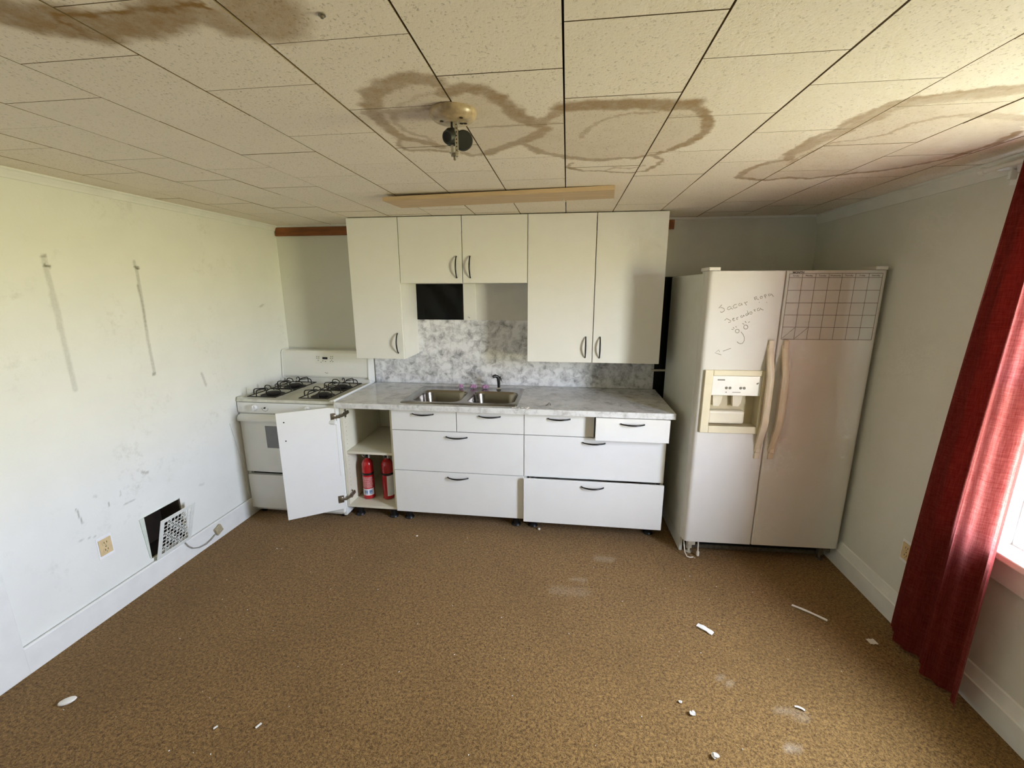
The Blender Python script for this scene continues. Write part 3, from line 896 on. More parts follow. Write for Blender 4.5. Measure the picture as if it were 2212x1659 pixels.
def drawer_unit(name, x0, label, pulls):
    x1 = x0 + 0.914
    root = empty(name, ((x0 + x1) / 2, -0.31, 0), 0, label, 'cabinet', 'base cabinets under the marbled worktop')
    mb = carcass(MB(), x0, x1, -0.611, -0.012, ZB, ZT - 0.001)
    mb.box(x0 + 0.018, x1 - 0.018, -0.611, -0.595, ZB + 0.405, ZB + 0.42)
    build('carcass', mb, 'carcass_white', root)
    cab_legs(root, x0, x1)
    za, zb_ = ZB + 0.319, ZB + 0.8 * HH
    xm = (x0 + x1) / 2
    drawer(root, x0, xm, zb_, ZT, pulls[0], x0 + 0.228)
    drawer(root, xm, x1, zb_, ZT, pulls[1], xm + 0.228)
    drawer(root, x0, x1, za, zb_, pulls[2], xm)
    drawer(root, x0, x1, ZB, za, pulls[3], xm)
    return root


drawer_unit('base_cabinet', BX, 'white four drawer base cabinet under the sink, all drawers shut', (0, 0, 0, 0))
drawer_unit('base_cabinet', BX + 0.914, 'white base cabinet beside the fridge with two drawers pulled slightly open', (0, 0.0607, 0, 0.034))

# open cabinet with its door swung back in front of the stove
oc = empty('base_cabinet', ((BX0 + BX) / 2, -0.31, 0), 0, 'narrow white base cabinet with open door, holding two fire extinguishers', 'cabinet', 'base cabinets under the marbled worktop')
mb = MB()
carcass(mb, BX0, BX, -0.611, -0.012, ZB, ZT - 0.001)
build('carcass', mb, 'carcass_inside', oc)
mb = MB().box(BX0 + 0.0185, BX - 0.0185, -0.595, -0.02, 0.497, 0.515, 0.001, 1)
build('shelf', mb, 'carcass_inside', oc)
cab_legs(oc, BX0, BX)
mb = MB()
for yy in (-0.575, -0.075):
    for i in range(20):
        z = ZB + 0.09 + 0.032 * i
        if abs(z - 0.506) > 0.02:
            mb.lathe([(0.0024, 0.0), (0.0024, 0.0006)], (BX0 + 0.0178, yy, z), 6, 'x')
build('peg_holes', mb, 'dark_joint', oc, kind='stuff')
DH = Matrix.Translation((-1.199, -0.638, 0)) @ Matrix.Rotation(math.radians(-145.8), 4, 'Z')
mb = MB(DH).box(0.0, 0.378, -0.018, 0.0, ZB + 0.002, ZT - 0.002, 0.0012, 1)
odoor = build('door', mb, 'cabinet_white', oc)
for zz in (0.79, 0.662):
    mb = MB(DH).lathe([(0.0045, 0.0), (0.0045, 0.0005), (0.0, 0.0006)], (0.335, 0.0, zz), 10, 'y')
    build('screw_hole', mb, 'dark_joint', odoor)
for zz in (0.785, 0.17):
    mb = MB(DH)
    mb.box(0.012, 0.05, 0.0, 0.004, zz - 0.028, zz + 0.028, 0.0015, 1)
    mb.lathe([(0.0175, 0.0), (0.0175, 0.008), (0.013, 0.010), (0.0, 0.010)], (0.03, 0.0, zz), 16, 'y')
    hg = build('hinge', mb, 'hinge_steel', odoor, 40)
    # the arm reaches from the cup to the mounting plate inside the cabinet side
    p0 = DH @ Vector((0.03, 0.012, zz))
    p1 = DH @ Vector((-0.004, 0.022, zz + 0.004))
    xs_ = BX0 + 0.018
    mb = MB()
    mb.tube([p0, p1, Vector((xs_ + 0.014, -0.605, zz + 0.006)), Vector((xs_ + 0.012, -0.55, zz + 0.008))], [0.006, 0.0075, 0.008, 0.007], 8, flat=1.3)
    mb.box(xs_, xs_ + 0.012, -0.60, -0.54, zz - 0.004, zz + 0.02, 0.002, 1)
    mb.box(xs_, xs_ + 0.006, -0.585, -0.565, zz - 0.022, zz + 0.036, 0.002, 1)
    build('hinge_arm', mb, 'hinge_steel', hg, 40)

# fire extinguishers
def extinguisher(x, y, rz, label, front):
    z0 = ZB + 0.0182
    root = empty('fire_extinguisher', (x, y, z0), rz, label, 'fire extinguisher', 'fire extinguishers in the open cabinet')
    F = wm(root)
    r = 0.0415
    mb = MB(F).lathe([(0.034, 0), (r, 0.006), (r, 0.262), (r * 0.93, 0.285), (r * 0.68, 0.302), (0.015, 0.312), (0.014, 0.326)], (0, 0, 0), 32)
    build('cylinder', mb, 'extinguisher_red', root, 50)
    mb = MB(F).lathe([(r + 0.0004, 0.192), (r + 0.0022, 0.193), (r + 0.0022, 0.208), (r + 0.0004, 0.209)], (0, 0, 0), 32)
    mb.box(-0.014, 0.014, r - 0.002, r + 0.008, 0.188, 0.214, 0.002, 1)
    build('strap', mb, 'black_plastic', root, 40)
    mb = MB(F).lathe([(0.0165, 0.322), (0.0175, 0.326), (0.0175, 0.340), (0.012, 0.345), (0.012, 0.356), (0.0, 0.358)], (0, 0, 0), 16)
    mb.lathe([(0.009, 0.0), (0.009, 0.02), (0.005, 0.026), (0.0, 0.026)], (0, -0.024, 0.334), 12, 'y')
    val = build('valve', mb, 'black_plastic', root, 40)
    mb = MB(F)
    mb.box(-0.009, 0.009, -0.012, 0.055, 0.350, 0.3535, 0.001, 1, Matrix.Rotation(0.12, 3, 'X'))
    mb.box(-0.009, 0.009, -0.010, 0.06, 0.336, 0.3395, 0.001, 1, Matrix.Rotation(-0.25, 3, 'X'))
    build('lever', mb, 'galvanised', val)
    mb = MB(F).lathe([(0.014, 0.0), (0.014, 0.008), (0.0, 0.010)], (0.015, -0.012, 0.333), 14, 'x')
    build('gauge', mb, 'label_white', val, 40)
    mb = MB(F).tube([(-0.018 + 0.011 * math.cos(a), -0.016, 0.345 + 0.011 * math.sin(a)) for a in [i * PI / 6 for i in range(12)]], 0.0014, 6, closed=True)
    build('pull_ring', mb, 'bright_metal', val)
    R = r + 0.0004

    def patch(a0, a1, z_0, z_1, m_, nm, par, rr=R):
        q = MB(F)
        n_ = 10
        q.grid(lambda i, j: (rr * math.sin(a0 + (a1 - a0) * i / n_), -rr * math.cos(a0 + (a1 - a0) * i / n_), (z_0, z_1)[j]), n_, 1)
        return build(nm, q, m_, par, 60)
    if front:
        lb = patch(-1.15, 1.15, 0.032, 0.186, 'label_red', 'label', root)
        patch(-1.14, 1.14, 0.034, 0.086, 'label_white', 'label_band', lb, R + 0.0003)
        q = MB(F)
        for a in (-0.55, -0.2, 0.35, 0.62):
            for zz, hgt, wd_ in ((0.052, 0.022, 0.12), (0.044, 0.005, 0.13)):
                rr = R + 0.0006
                q.grid(lambda i, j: (rr * math.sin(a - wd_ + 2 * wd_ * i / 3), -rr * math.cos(a - wd_ + 2 * wd_ * i / 3), (zz, zz + hgt)[j]), 3, 1)
        build('pictogram', q, 'label_blue', lb, kind='stuff')
        q = MB(F)
        rnd = random.Random(3)
        for i in range(11):
            zz = 0.096 + 0.0078 * i
            a = -0.95
            while a < 0.85:
                w_ = rnd.uniform(0.05, 0.2)
                rr = R + 0.0005
                aa = a
                q.grid(lambda i_, j: (rr * math.sin(aa + w_ * i_ / 3), -rr * math.cos(aa + w_ * i_ / 3), (zz, zz + 0.0034)[j]), 3, 1)
                a += w_ + rnd.uniform(0.05, 0.12)
        build('label_print', q, 'label_white', lb, kind='stuff')
    else:
        patch(0.25, 1.75, 0.03, 0.19, 'label_white', 'label', root)
    return root


extinguisher(-1.092, -0.485, 0.25, 'red fire extinguisher with printed front label, left in the open cabinet', True)
extinguisher(-0.945, -0.47, -0.05, 'red fire extinguisher with plain pale label turned sideways, right in the open cabinet', False)

# worktop with the sink cut out of it
CX0, CX1, CY0, CY1, CZ0, CZ1 = -1.2, 1.036, -0.682, -0.008, ZT + 0.001, 0.896
SX0, SX1, SY0, SY1 = -0.735, 0.022, -0.61, -0.135


def slab_hole(mb, o, h, z0, z1):
    xs_ = [o[0], h[0], h[1], o[1]]
    ys_ = [o[2], h[2], h[3], o[3]]
    for z in (z0, z1):
        mb.grid(lambda i, j: (xs_[i], ys_[j], z), 3, 3, skip=lambda i, j: i == 1 and j == 1)
    for (a, b_) in (((o[0], o[2]), (o[1], o[2])), ((o[1], o[2]), (o[1], o[3])), ((o[1], o[3]), (o[0], o[3])), ((o[0], o[3]), (o[0], o[2])),
                    ((h[0], h[2]), (h[1], h[2])), ((h[1], h[2]), (h[1], h[3])), ((h[1], h[3]), (h[0], h[3])), ((h[0], h[3]), (h[0], h[2]))):
        mb.quad((a[0], a[1], z0), (b_[0], b_[1], z0), (b_[0], b_[1], z1), (a[0], a[1], z1))


wt = empty('worktop', ((CX0 + CX1) / 2, (CY0 + CY1) / 2, CZ0), 0, 'grey marbled laminate worktop along the base cabinets', 'worktop')
mb = MB()
slab_hole(mb, (CX0, CX1, CY0 + 0.008, CY1), (SX0, SX1, SY0, SY1), CZ0, CZ1)
build('slab', mb, 'marble_top', wt)
pr = [(CY0 + 0.008, CZ0), (CY0 + 0.001, CZ0), (CY0, CZ0 + 0.004), (CY0, CZ1 - 0.006), (CY0 + 0.002, CZ1 - 0.001), (CY0 + 0.008, CZ1)]
mb = MB().prism(pr, CX0, CX1, 'x')
build('front_edge', mb, 'marble_edge', wt, label='pale worn front edge')

# backsplash panel
xs = frange(-1.2, 1.02, 0.02) + [1.02]
zs = frange(0.898, 1.412, 0.02) + [1.412]
mb = MB().grid(lambda i, j: (xs[i], -0.0075, zs[j]), len(xs) - 1, len(zs) - 1)
mb.box(-1.2, 1.02, -0.0074, -0.0005, 0.898, 1.412)
bs = build('backsplash', mb, 'marble_splash', label='grey marbled laminate backsplash panel under the wall cabinets', cat='backsplash')

# niche under the short wall cabinet
mb = MB()
rnd = random.Random(5)
mb.grid(lambda i, j: (-0.823 + 0.380 * i / 10, -0.012 - 0.004 * math.sin(i * 1.1 + j * 0.7) * (0 < i < 10) * (0 < j < 8), 1.413 + 0.276 * j / 8), 10, 8)
mb.box(-0.823, -0.443, -0.007, -0.0005, 1.413, 1.689)
build('black_sheet', mb, 'black_sheet', None, 60, 'glossy black sheet covering a gap in the wall below the short wall cabinet', 'plastic sheet')
mb = MB().box(-0.4425, -0.3445, -0.018, -0.0005, 1.4125, 1.688, 0.001, 1)
vb = build('filler_board', mb, 'carcass_white', None, None, 'upright cream board strip beside the black sheet', 'board')
mb = MB().tube([(-0.402, -0.018, 1.436), (-0.402, -0.026, 1.437), (-0.395, -0.028, 1.430), (-0.392, -0.028, 1.426)], 0.0014, 6)
build('bent_nail', mb, 'dark_joint', vb)
mb = MB().box(-0.344, 0.081, -0.007, -0.0005, 1.4125, 1.688, 0.001, 1)
build('wall_panel', mb, 'grey_panel', None, None, 'flat grey panel above the backsplash below the short wall cabinet', 'panel')

# wall cabinets
UY = -0.33


def wall_cab(x0, x1, z0, z1, doors, label, hz, hx):
    root = empty('wall_cabinet', ((x0 + x1) / 2, -0.16, z0), 0, label, 'cabinet', 'white wall cabinets')
    mb = carcass(MB(), x0, x1, UY + 0.0195, -0.0085, z0, z1, top=True)
    build('carcass', mb, 'carcass_white', root)
    n = doors
    for i in range(n):
        a, b_ = x0 + (x1 - x0) * i / n, x0 + (x1 - x0) * (i + 1) / n
        mb = MB().box(a + 0.0025, b_ - 0.0025, UY, UY + 0.018, z0 + 0.001, z1 - 0.001, 0.0012, 1)
        d = build('door', mb, 'cabinet_white', root)
        bow_handle(d, (hx[i], UY, hz), (0, 0, 1), (0, -1, 0))
    return root


ux = -1.191
wall_cab(ux, ux + 0.3726, 1.1451, 2.1303, 1, 'tall narrow white wall cabinet above the stove side', 1.262, [-0.862])
wall_cab(ux + 0.3726, ux + 1.273, 1.6874, 2.1303, 2, 'short white two door wall cabinet above the black sheet', 1.795, [-0.409, -0.313])
wall_cab(ux + 1.273, ux + 2.1778, 1.1451, 2.1303, 2, 'tall white two door wall cabinet next to the fridge', 1.253, [0.487, 0.584])

# sink
def rrect(cx, cy, hx, hy, r, n=5):
    out = []
    for (sx, sy, a0) in ((1, 1, 0), (-1, 1, PI / 2), (-1, -1, PI), (1, -1, 1.5 * PI)):
        for k in range(n + 1):
            a = a0 + PI / 2 * k / n
            out.append((cx + sx * (hx - r) + r * math.cos(a), cy + sy * (hy - r) + r * math.sin(a)))
    return out


sk = empty('sink', (-0.355, -0.37, CZ1), 0, 'stainless steel double bowl sink set in the marbled worktop', 'sink')
zr = CZ1 + 0.0045
bowls = [(-0.525, -0.415, 0.172, 0.172), (-0.145, -0.415, 0.165, 0.168)]
mb = MB()
bm = mb.bm


def loop(pts, z):
    vs_ = [bm.verts.new((p[0], p[1], z)) for p in pts]
    return vs_, [bm.edges.new((vs_[i], vs_[(i + 1) % len(vs_)])) for i in range(len(vs_))]


def bridge(A, B):
    n_ = len(A)
    for i in range(n_):
        bm.faces.new((A[i], A[(i + 1) % n_], B[(i + 1) % n_], B[i]))


ov, oe = loop(rrect(-0.3555, -0.372, 0.396, 0.256, 0.025), zr)
edges = list(oe)
tops = []
for cx, cy, hx, hy in bowls:
    v_, e_ = loop(rrect(cx, cy, hx, hy, 0.075, 7), zr)
    tops.append(v_)
    edges += e_
bmesh.ops.triangle_fill(bm, use_beauty=True, use_dissolve=False, edges=edges, normal=(0, 0, 1))
o2, _ = loop(rrect(-0.3555, -0.372, 0.401, 0.261, 0.028), zr - 0.003)
bridge(ov, o2)
o3, _ = loop(rrect(-0.3555, -0.372, 0.402, 0.262, 0.028), CZ1 + 0.0003)
bridge(o2, o3)
build('rim', mb, 'stainless', sk, 30)
for (cx, cy, hx, hy) in bowls:
    mb = MB()
    bm = mb.bm
    prev = None
    for dz, sh, r in ((0, 0, 0.075), (-0.006, 0.004, 0.075), (-0.02, 0.008, 0.075), (-0.13, 0.018, 0.072), (-0.155, 0.028, 0.065), (-0.165, 0.05, 0.05)):
        v_, _ = loop(rrect(cx, cy, hx - sh, hy - sh, r, 7), zr + dz)
        if prev:
            bridge(prev, v_)
        prev = v_
    bm.faces.new(prev)
    bw = build('bowl', mb, 'stainless', sk, 45)
    mb = MB().lathe([(0.04, 0.0), (0.044, 0.002), (0.04, 0.003), (0.02, 0.001), (0.0, 0.001)], (cx, cy, zr - 0.165), 18)
    build('drain', mb, 'bright_metal', bw, 40)

# side spray in the sink deck
sp = empty('side_spray', (-0.147, -0.165, zr), 0, 'black sprayer standing at the back of the sink', 'sprayer')
mb = MB().lathe([(0.018, 0.0005), (0.019, 0.004), (0.015, 0.008), (0.013, 0.014)], (-0.147, -0.165, zr), 16)
build('base_ring', mb, 'bright_metal', sp, 40)
mb = MB().tube([(-0.147, -0.165, zr + 0.012), (-0.147, -0.165, zr + 0.045), (-0.149, -0.166, zr + 0.08), (-0.156, -0.17, zr + 0.098), (-0.17, -0.18, zr + 0.105), (-0.188, -0.19, zr + 0.1)],
               [0.0105, 0.0115, 0.0125, 0.013, 0.012, 0.011], 12)
build('body', mb, 'black_plastic', sp, 50)
mb = MB().tube([(-0.140, -0.16, zr + 0.098), (-0.133, -0.155, zr + 0.08), (-0.130, -0.153, zr + 0.062)], [0.005, 0.005, 0.003], 8)
build('lever', mb, 'black_plastic', sp, 50)

# torn pink scraps in the tap holes
for i, (x, y, sx, lab) in enumerate(((-0.441, -0.165, 0.017, 'smallest pink crumpled scrap on the sink deck, leftmost of three'),
                                     (-0.345, -0.155, 0.027, 'bright pink crumpled scrap on the sink deck, middle of three'),
                                     (-0.252, -0.155, 0.027, 'faded pink crumpled scrap on the sink deck nearest the sprayer'))):
    mb = MB()
    bmesh.ops.create_icosphere(mb.bm, subdivisions=3, radius=1.0)
    rnd = random.Random(i + 11)
    ph = [rnd.uniform(0, 6) for _ in range(6)]
    for v in mb.bm.verts:
        c = v.co
        k_ = 1 + 0.22 * math.sin(7 * c.x + ph[0]) * math.sin(6 * c.y + ph[1]) + 0.18 * math.sin(11 * c.z + ph[2]) * math.cos(9 * c.x + ph[3])
        v.co = Vector((c.x * sx * k_, c.y * 0.017 * k_, max(-0.6, c.z) * 0.017 * k_))
    mb.bm.transform(Matrix.Translation((x, y, zr)))
    zmin = min(v.co.z for v in mb.bm.verts)
    mb.bm.transform(Matrix.Translation((0, 0, zr + 0.0003 - zmin)))
    build('crumpled_scrap', mb, 'pink_scrap', None, 30, lab, 'scrap', 'pink scraps on the sink deck')

# small black wire bent on the worktop
mb = MB().tube([(0.232, -0.585, CZ1 + 0.002), (0.243, -0.565, CZ1 + 0.004), (0.252, -0.53, CZ1 + 0.008), (0.258, -0.545, CZ1 + 0.005), (0.264, -0.572, CZ1 + 0.002)], 0.0017, 6)
build('bent_wire', mb, 'black_plastic', None, 40, 'tiny bent black wire lying on the worktop', 'wire')

# ================================================================== stove
GX0, GX1, GYF, GYB = -1.948, -1.206, -0.648, -0.02
GT = 0.905
st = empty('gas_stove', ((GX0 + GX1) / 2, (GYF + GYB) / 2, 0), 0, 'white freestanding gas stove in the corner with four burners', 'stove')
mb = MB()
mb.box(GX0, GX0 + 0.02, GYF + 0.02, GYB, 0.03, GT - 0.02)
mb.box(GX1 - 0.02, GX1, GYF + 0.02, GYB, 0.03, GT - 0.02)
mb.box(GX0 + 0.02, GX1 - 0.02, GYB - 0.02, GYB, 0.03, GT - 0.02)
mb.box(GX0 + 0.02, GX1 - 0.02, GYF + 0.03, GYB - 0.02, 0.03, 0.05)
build('body', mb, 'enamel_stove', st)
mb = MB().box(GX0 + 0.0202, GX1 - 0.0202, GYF + 0.046, GYF + 0.05, 0.052, GT - 0.04)  # black inner panel puts shade into the gaps round door and drawer
build('gap_shade_panel', mb, 'black_plastic', st)
for x in (GX0 + 0.05, GX1 - 0.05):
    for y in (GYF + 0.07, GYB - 0.06):
        mb = MB().lathe([(0.02, 0), (0.022, 0.006), (0.012, 0.012), (0.012, 0.031)], (x, y, 0), 12)
        build('leg', mb, 'black_plastic', st, 40)
# cooktop: pressed sheet with a raised lip all round
mb = MB()
xs = [GX0, GX0 + 0.006, GX0 + 0.03, GX0 + 0.045, GX1 - 0.045, GX1 - 0.03, GX1 - 0.006, GX1]
ys = [GYF - 0.006, GYF, GYF + 0.028, GYF + 0.045, -0.125, -0.11, -0.105]
zx = [-0.02, 0.0, 0.0, -0.012, -0.012, 0.0, 0.0, -0.02]
zy = [-0.03, 0.0, 0.0, -0.012, -0.012, 0.0, 0.0]
mb.grid(lambda i, j: (xs[i], ys[j], GT + min(zx[i], zy[j])), 7, 6)
mb.box(GX0 + 0.001, GX1 - 0.001, GYF + 0.002, -0.106, GT - 0.034, GT - 0.0205)
build('cooktop', mb, 'cooktop_dirty', st, 30)
mb = MB().box(GX1 - 0.014, GX1 - 0.0005, GYF - 0.004, -0.06, GT - 0.018, GT + 0.004, 0.003)
build('side_trim', mb, 'enamel_white', st)

# four burners with wire grates
for bx, by in ((-1.765, -0.51), (-1.765, -0.25), (-1.375, -0.51), (-1.375, -0.25)):
    big = by > -0.4
    z0 = GT - 0.012
    mb = MB().lathe([(0.078, 0.0005), (0.082, 0.004), (0.074, 0.004), (0.05, -0.0), (0.03, 0.001), (0.0, 0.001)], (bx, by, z0), 26)
    bw = build('burner', mb, 'burner_black', st, 40)
    mb = MB().lathe([(0.028, 0.001), (0.03, 0.012), (0.046, 0.014), (0.047, 0.019), (0.04, 0.024), (0.0, 0.026)], (bx, by, z0), 24)
    build('burner_cap', mb, 'burner_black', bw, 40)
    mb = MB()
    hw, hl = 0.105, 0.125
    zb_ = GT + 0.003
    rr = 0.0036
    for s in (-1, 1):
        mb.tube([(bx + s * hw, by - hl, zb_), (bx + s * hw, by + hl, zb_)], rr, 6)
    for s in (-1, 1):
        mb.tube([(bx - hw, by + s * (hl - 0.004), zb_), (bx + hw, by + s * (hl - 0.004), zb_)], rr, 6)
    top = zb_ + 0.042
    for s in (-1, 1):
        for q in (-1, 1):
            y_ = by + q * 0.058
            pts = [(bx + s * hw, y_, zb_)]
            for k in range(7):
                a = PI / 2 * k / 6
                pts.append((bx + s * (hw - 0.02 + 0.02 * math.cos(a)), y_, top - 0.02 + 0.02 * math.sin(a)))
            yc = by + q * 0.022
            pts += [(bx + s * 0.06, by + q * 0.05, top), (bx + s * 0.03, yc, top - 0.002), (bx + s * 0.022, yc - q * 0.006, top - 0.014)]
            mb.tube(pts, rr, 6)
    for q in (-1, 1):
        y_ = by + q * (hl - 0.004)
        for s in (-1, 1):
            x_ = bx + s * 0.038
            pts = [(x_, y_, zb_)]
            for k in range(7):
                a = PI / 2 * k / 6
                pts.append((x_, y_ - q * 0.02 + q * 0.02 * math.cos(a), top - 0.018 + 0.02 * math.sin(a)))
            pts += [(bx + s * 0.03, by + q * 0.075, top + 0.002), (bx + s * 0.012, by + q * 0.05, top - 0.004)]
            mb.tube(pts, rr, 6)
    build('grate', mb, 'grate_black', st, 50)

# control panel under the cooktop lip
mb = MB().prism([(GYF - 0.002, GT - 0.036), (GYF + 0.046, GT - 0.036), (GYF + 0.046, 0.79), (GYF + 0.002, 0.79), (GYF - 0.004, 0.80)], GX0 + 0.002, GX1 - 0.002, 'x')
build('control_panel', mb, 'enamel_stove', st)
for x, has in ((-1.815, True), (-1.735, False), (-1.418, True), (-1.336, False)):
    zz = 0.833
    y = GYF - 0.003
    mb = MB().lathe([(0.003, 0.0), (0.006, -0.0006), (0.0045, -0.009), (0.0, -0.0095)], (x, y, zz), 12, 'y')
    if has:
        mb.lathe([(0.023, -0.0005), (0.024, -0.006), (0.02, -0.017), (0.0, -0.018)], (x, y, zz), 22, 'y')
        mb.box(x - 0.006, x + 0.006, y - 0.026, y - 0.012, zz - 0.021, zz + 0.021, 0.003)
        build('knob', mb, 'knob_white', st, 40)
    else:
        build('knob_stem', mb, 'black_plastic', st, 40, label='bare black stem of a missing knob')
        mb = MB()
        mb.tube([(x + 0.024 * math.cos(a), y - 0.0004, zz + 0.024 * math.sin(a)) for a in [PI + 0.1 + i * (PI - 0.2) / 10 for i in range(11)]], 0.0012, 5)
        build('dial_mark', mb, 'print_grey', st)
# oven door with handle band and window
mb = MB().box(GX0 + 0.003, GX1 - 0.003, GYF - 0.002, GYF + 0.042, 0.345, 0.786, 0.006)
od = build('oven_door', mb, 'enamel_stove', st)
mb = MB().prism([(GYF - 0.0022, 0.78), (GYF - 0.012, 0.776), (GYF - 0.024, 0.762), (GYF - 0.027, 0.745), (GYF - 0.022, 0.735), (GYF - 0.012, 0.738), (GYF - 0.0022, 0.728)], GX0 + 0.004, GX1 - 0.004, 'x')
build('handle', mb, 'enamel_stove', od, 50)
mb = MB().box(-1.755, -1.40, GYF - 0.0032, GYF - 0.0008, 0.535, 0.70, 0.001, 1)
build('window', mb, 'oven_glass', od)
mb = MB().box(GX0 + 0.006, GX1 - 0.006, GYF - 0.001, GYF + 0.042, 0.055, 0.322, 0.006)
build('storage_drawer', mb, 'enamel_stove', st)
# backguard
Fb = None
mb = MB()
pf = [(-0.02, 0.89), (-0.104, 0.89), (-0.104, 0.945), (-0.12, 0.95), (-0.124, 0.962), (-0.108, 1.145), (-0.098, 1.16), (-0.08, 1.165), (-0.02, 1.165)]
mb.prism(pf, GX0 + 0.004, GX1 - 0.004, 'x')
bg = build('backguard', mb, 'enamel_white', st)


def bgp(x, z):
    """point on the sloped face of the backguard"""
    k_ = (z - 0.962) / (1.145 - 0.962)
    return Vector((x, -0.124 + 0.016 * k_ - 0.0004, z))


for x in (GX0 + 0.004, GX1 - 0.004):
    s = 1 if x < -1.6 else -1
    mb = MB().prism([(-0.02, 0.9), (-0.128, 0.94), (-0.13, 0.955), (-0.112, 1.15), (-0.095, 1.168), (-0.02, 1.17)], x, x - s * 0.006, 'x')
    build('end_cap', mb, 'enamel_white', bg)
nrm = Vector((0, -0.996, 0.087))
mb = MB()
mb.quad(*[bgp(x, z) + nrm * 0.0012 for x, z in ((-1.655, 1.058), (-1.5, 1.058), (-1.5, 1.128), (-1.655, 1.128))])
kp = build('keypad', mb, 'enamel_stove', bg)
mb = MB()
mb.quad(*[bgp(x, z) + nrm * 0.0022 for x, z in ((-1.594, 1.096), (-1.550, 1.096), (-1.550, 1.114), (-1.594, 1.114))])
build('clock_display', mb, 'display_black', kp)
mb = MB()
rnd = random.Random(2)
for x, z in [(-1.645, 1.114), (-1.628, 1.114), (-1.645, 1.102), (-1.628, 1.102), (-1.634, 1.085), (-1.525, 1.116), (-1.510, 1.116), (-1.528, 1.103), (-1.512, 1.103),
             (-1.52, 1.088), (-1.51, 1.076), (-1.53, 1.076), (-1.595, 1.08), (-1.572, 1.076), (-1.61, 1.07)]:
    mb.quad(*[bgp(x + dx, z + dz) + nrm * 0.0022 for dx, dz in ((0, 0), (0.009, 0), (0.009, 0.005), (0, 0.005))])
build('key_print', mb, 'print_grey', kp, kind='stuff')
mb = MB().ribbon([bgp(-1.578 + 0.004 * i, 0.988 + 0.003 * math.sin(i * 1.3) - 0.0007 * i) + nrm * 0.0008 for i in range(8)], 0.003, nrm)
build('maker_mark', mb, 'print_grey', bg)

# thin panel leaning in the gap between stove and wall
mb = MB()
mb.prism([(-0.735, 0.735), (-0.66, 0.36), (-0.655, 0.135), (-0.4, 0.135), (-0.4, 0.735)], XL + 0.0008, XL + 0.0055, 'x')
build('thin_panel', mb, 'trim_paint', None, None, 'thin white panel wedged between the stove and left wall', 'panel')

# ================================================================== fridge
FW, FH, FB = 0.9055, 1.7413, 0.1162
FM = Matrix.Translation((1.1089, -0.8112, 0)) @ Matrix.Rotation(0.0304, 4, 'Z')
fg = empty('refrigerator', (1.1089, -0.8112, 0), 0.0304, 'white side by side refrigerator with cream handles and ice dispenser', 'refrigerator')
mb = MB(FM)
mb.box(0.002, FW - 0.002, 0.078, 0.745, 0.09, FH - 0.012, 0.006)
mb.box(0.002, 0.02, 0.078, 0.745, 0.004, 0.095)
mb.box(FW - 0.02, FW - 0.002, 0.1, 0.745, 0.03, 0.095)
build('cabinet', mb, 'fridge_side', fg)
mb = MB(FM).box(0.012, FW - 0.012, 0.066, 0.079, FB + 0.01, FH - 0.02)
build('door_seal', mb, 'fridge_seal', fg)


def door_outline(u0, u1, rl, rr, th=0.066):
    pts = [(u0, th), (u0, rl)]
    for k in range(1, 8):
        a = PI + PI / 2 * k / 8
        pts.append((u0 + rl + rl * math.cos(a), rl + rl * math.sin(a)))
    pts += [(u0 + rl, 0), (u1 - rr, 0)]
    for k in range(1, 6):
        a = 1.5 * PI + PI / 2 * k / 6
        pts.append((u1 - rr + rr * math.cos(a), rr + rr * math.sin(a)))
    pts += [(u1, rr), (u1, th)]
    return pts


DU0, DU1, DZ0, DZ1 = 0.05, 0.345, 0.85, 1.18
mb = MB(FM)
rl = 0.028
mb.prism(door_outline(0, DU0, rl, 1e-4), DZ0, DZ1, 'z')
mb.prism(door_outline(0, 0.3975, rl, 0.008), DZ1, FH - 0.001, 'z')
mb.prism(door_outline(0, 0.3975, rl, 0.008), FB, DZ0, 'z')
mb.prism([(DU1, 0.066), (DU1, 0), (0.3895, 0), (0.395, 0.003), (0.3975, 0.008), (0.3975, 0.066)], DZ0, DZ1, 'z')
fd = build('freezer_door', mb, 'fridge_white', fg, 35)
mb = MB(FM).prism(door_outline(0.4015, FW, 0.008, 0.028), FB, FH - 0.001, 'z')
rd = build('fridge_door', mb, 'fridge_white', fg, 35)

# dispenser in the freezer door
mb = MB(FM)
R0, R1, Q0, Q1 = 0.073, 0.341, 0.872, 1.052
for (a, b_, c_, d_) in ((0.028, 0.073, 0.83, 1.2), (0.341, 0.357, 0.83, 1.2), (0.073, 0.341, 1.168, 1.2), (0.073, 0.341, 0.83, 0.872)):
    mb.box(a, b_, -0.014, 0.004, c_, d_, 0.0025, 1)
bz = build('dispenser_bezel', mb, 'cream_plastic', fd, label='cream dispenser surround')
mb = MB(FM)
mb.box(R0, R1, 0.062, 0.0655, Q0, Q1 + 0.01)
mb.box(R0 - 0.003, R0, 0.0, 0.0655, Q0, Q1 + 0.01)
mb.box(R1, R1 + 0.003, 0.0, 0.0655, Q0, Q1 + 0.01)
mb.box(R0, R1, 0.0, 0.0655, Q1, Q1 + 0.012)
mb.box(R0, R1, -0.006, 0.0655, Q0 - 0.008, Q0)
build('recess', mb, 'dispenser_inner', bz)
mb = MB(FM).box(0.0732, 0.3408, -0.009, 0.0, 1.0535, 1.1675, 0.002, 1)
pn = build('dispenser_controls', mb, 'dispenser_panel', fd)
mb = MB(FM)
for u in (0.152, 0.172, 0.23, 0.249):
    mb.lathe([(0.0082, -0.0092), (0.0075, -0.0105), (0.0, -0.0106)], (u, 0, 1.098), 12, 'y')
mb.box(0.10, 0.14, -0.0098, -0.0088, 1.1405, 1.1475)
mb.box(0.312, 0.324, -0.0098, -0.0088, 1.123, 1.130, 0, 1, Matrix.Rotation(-0.6, 3, 'Y'))
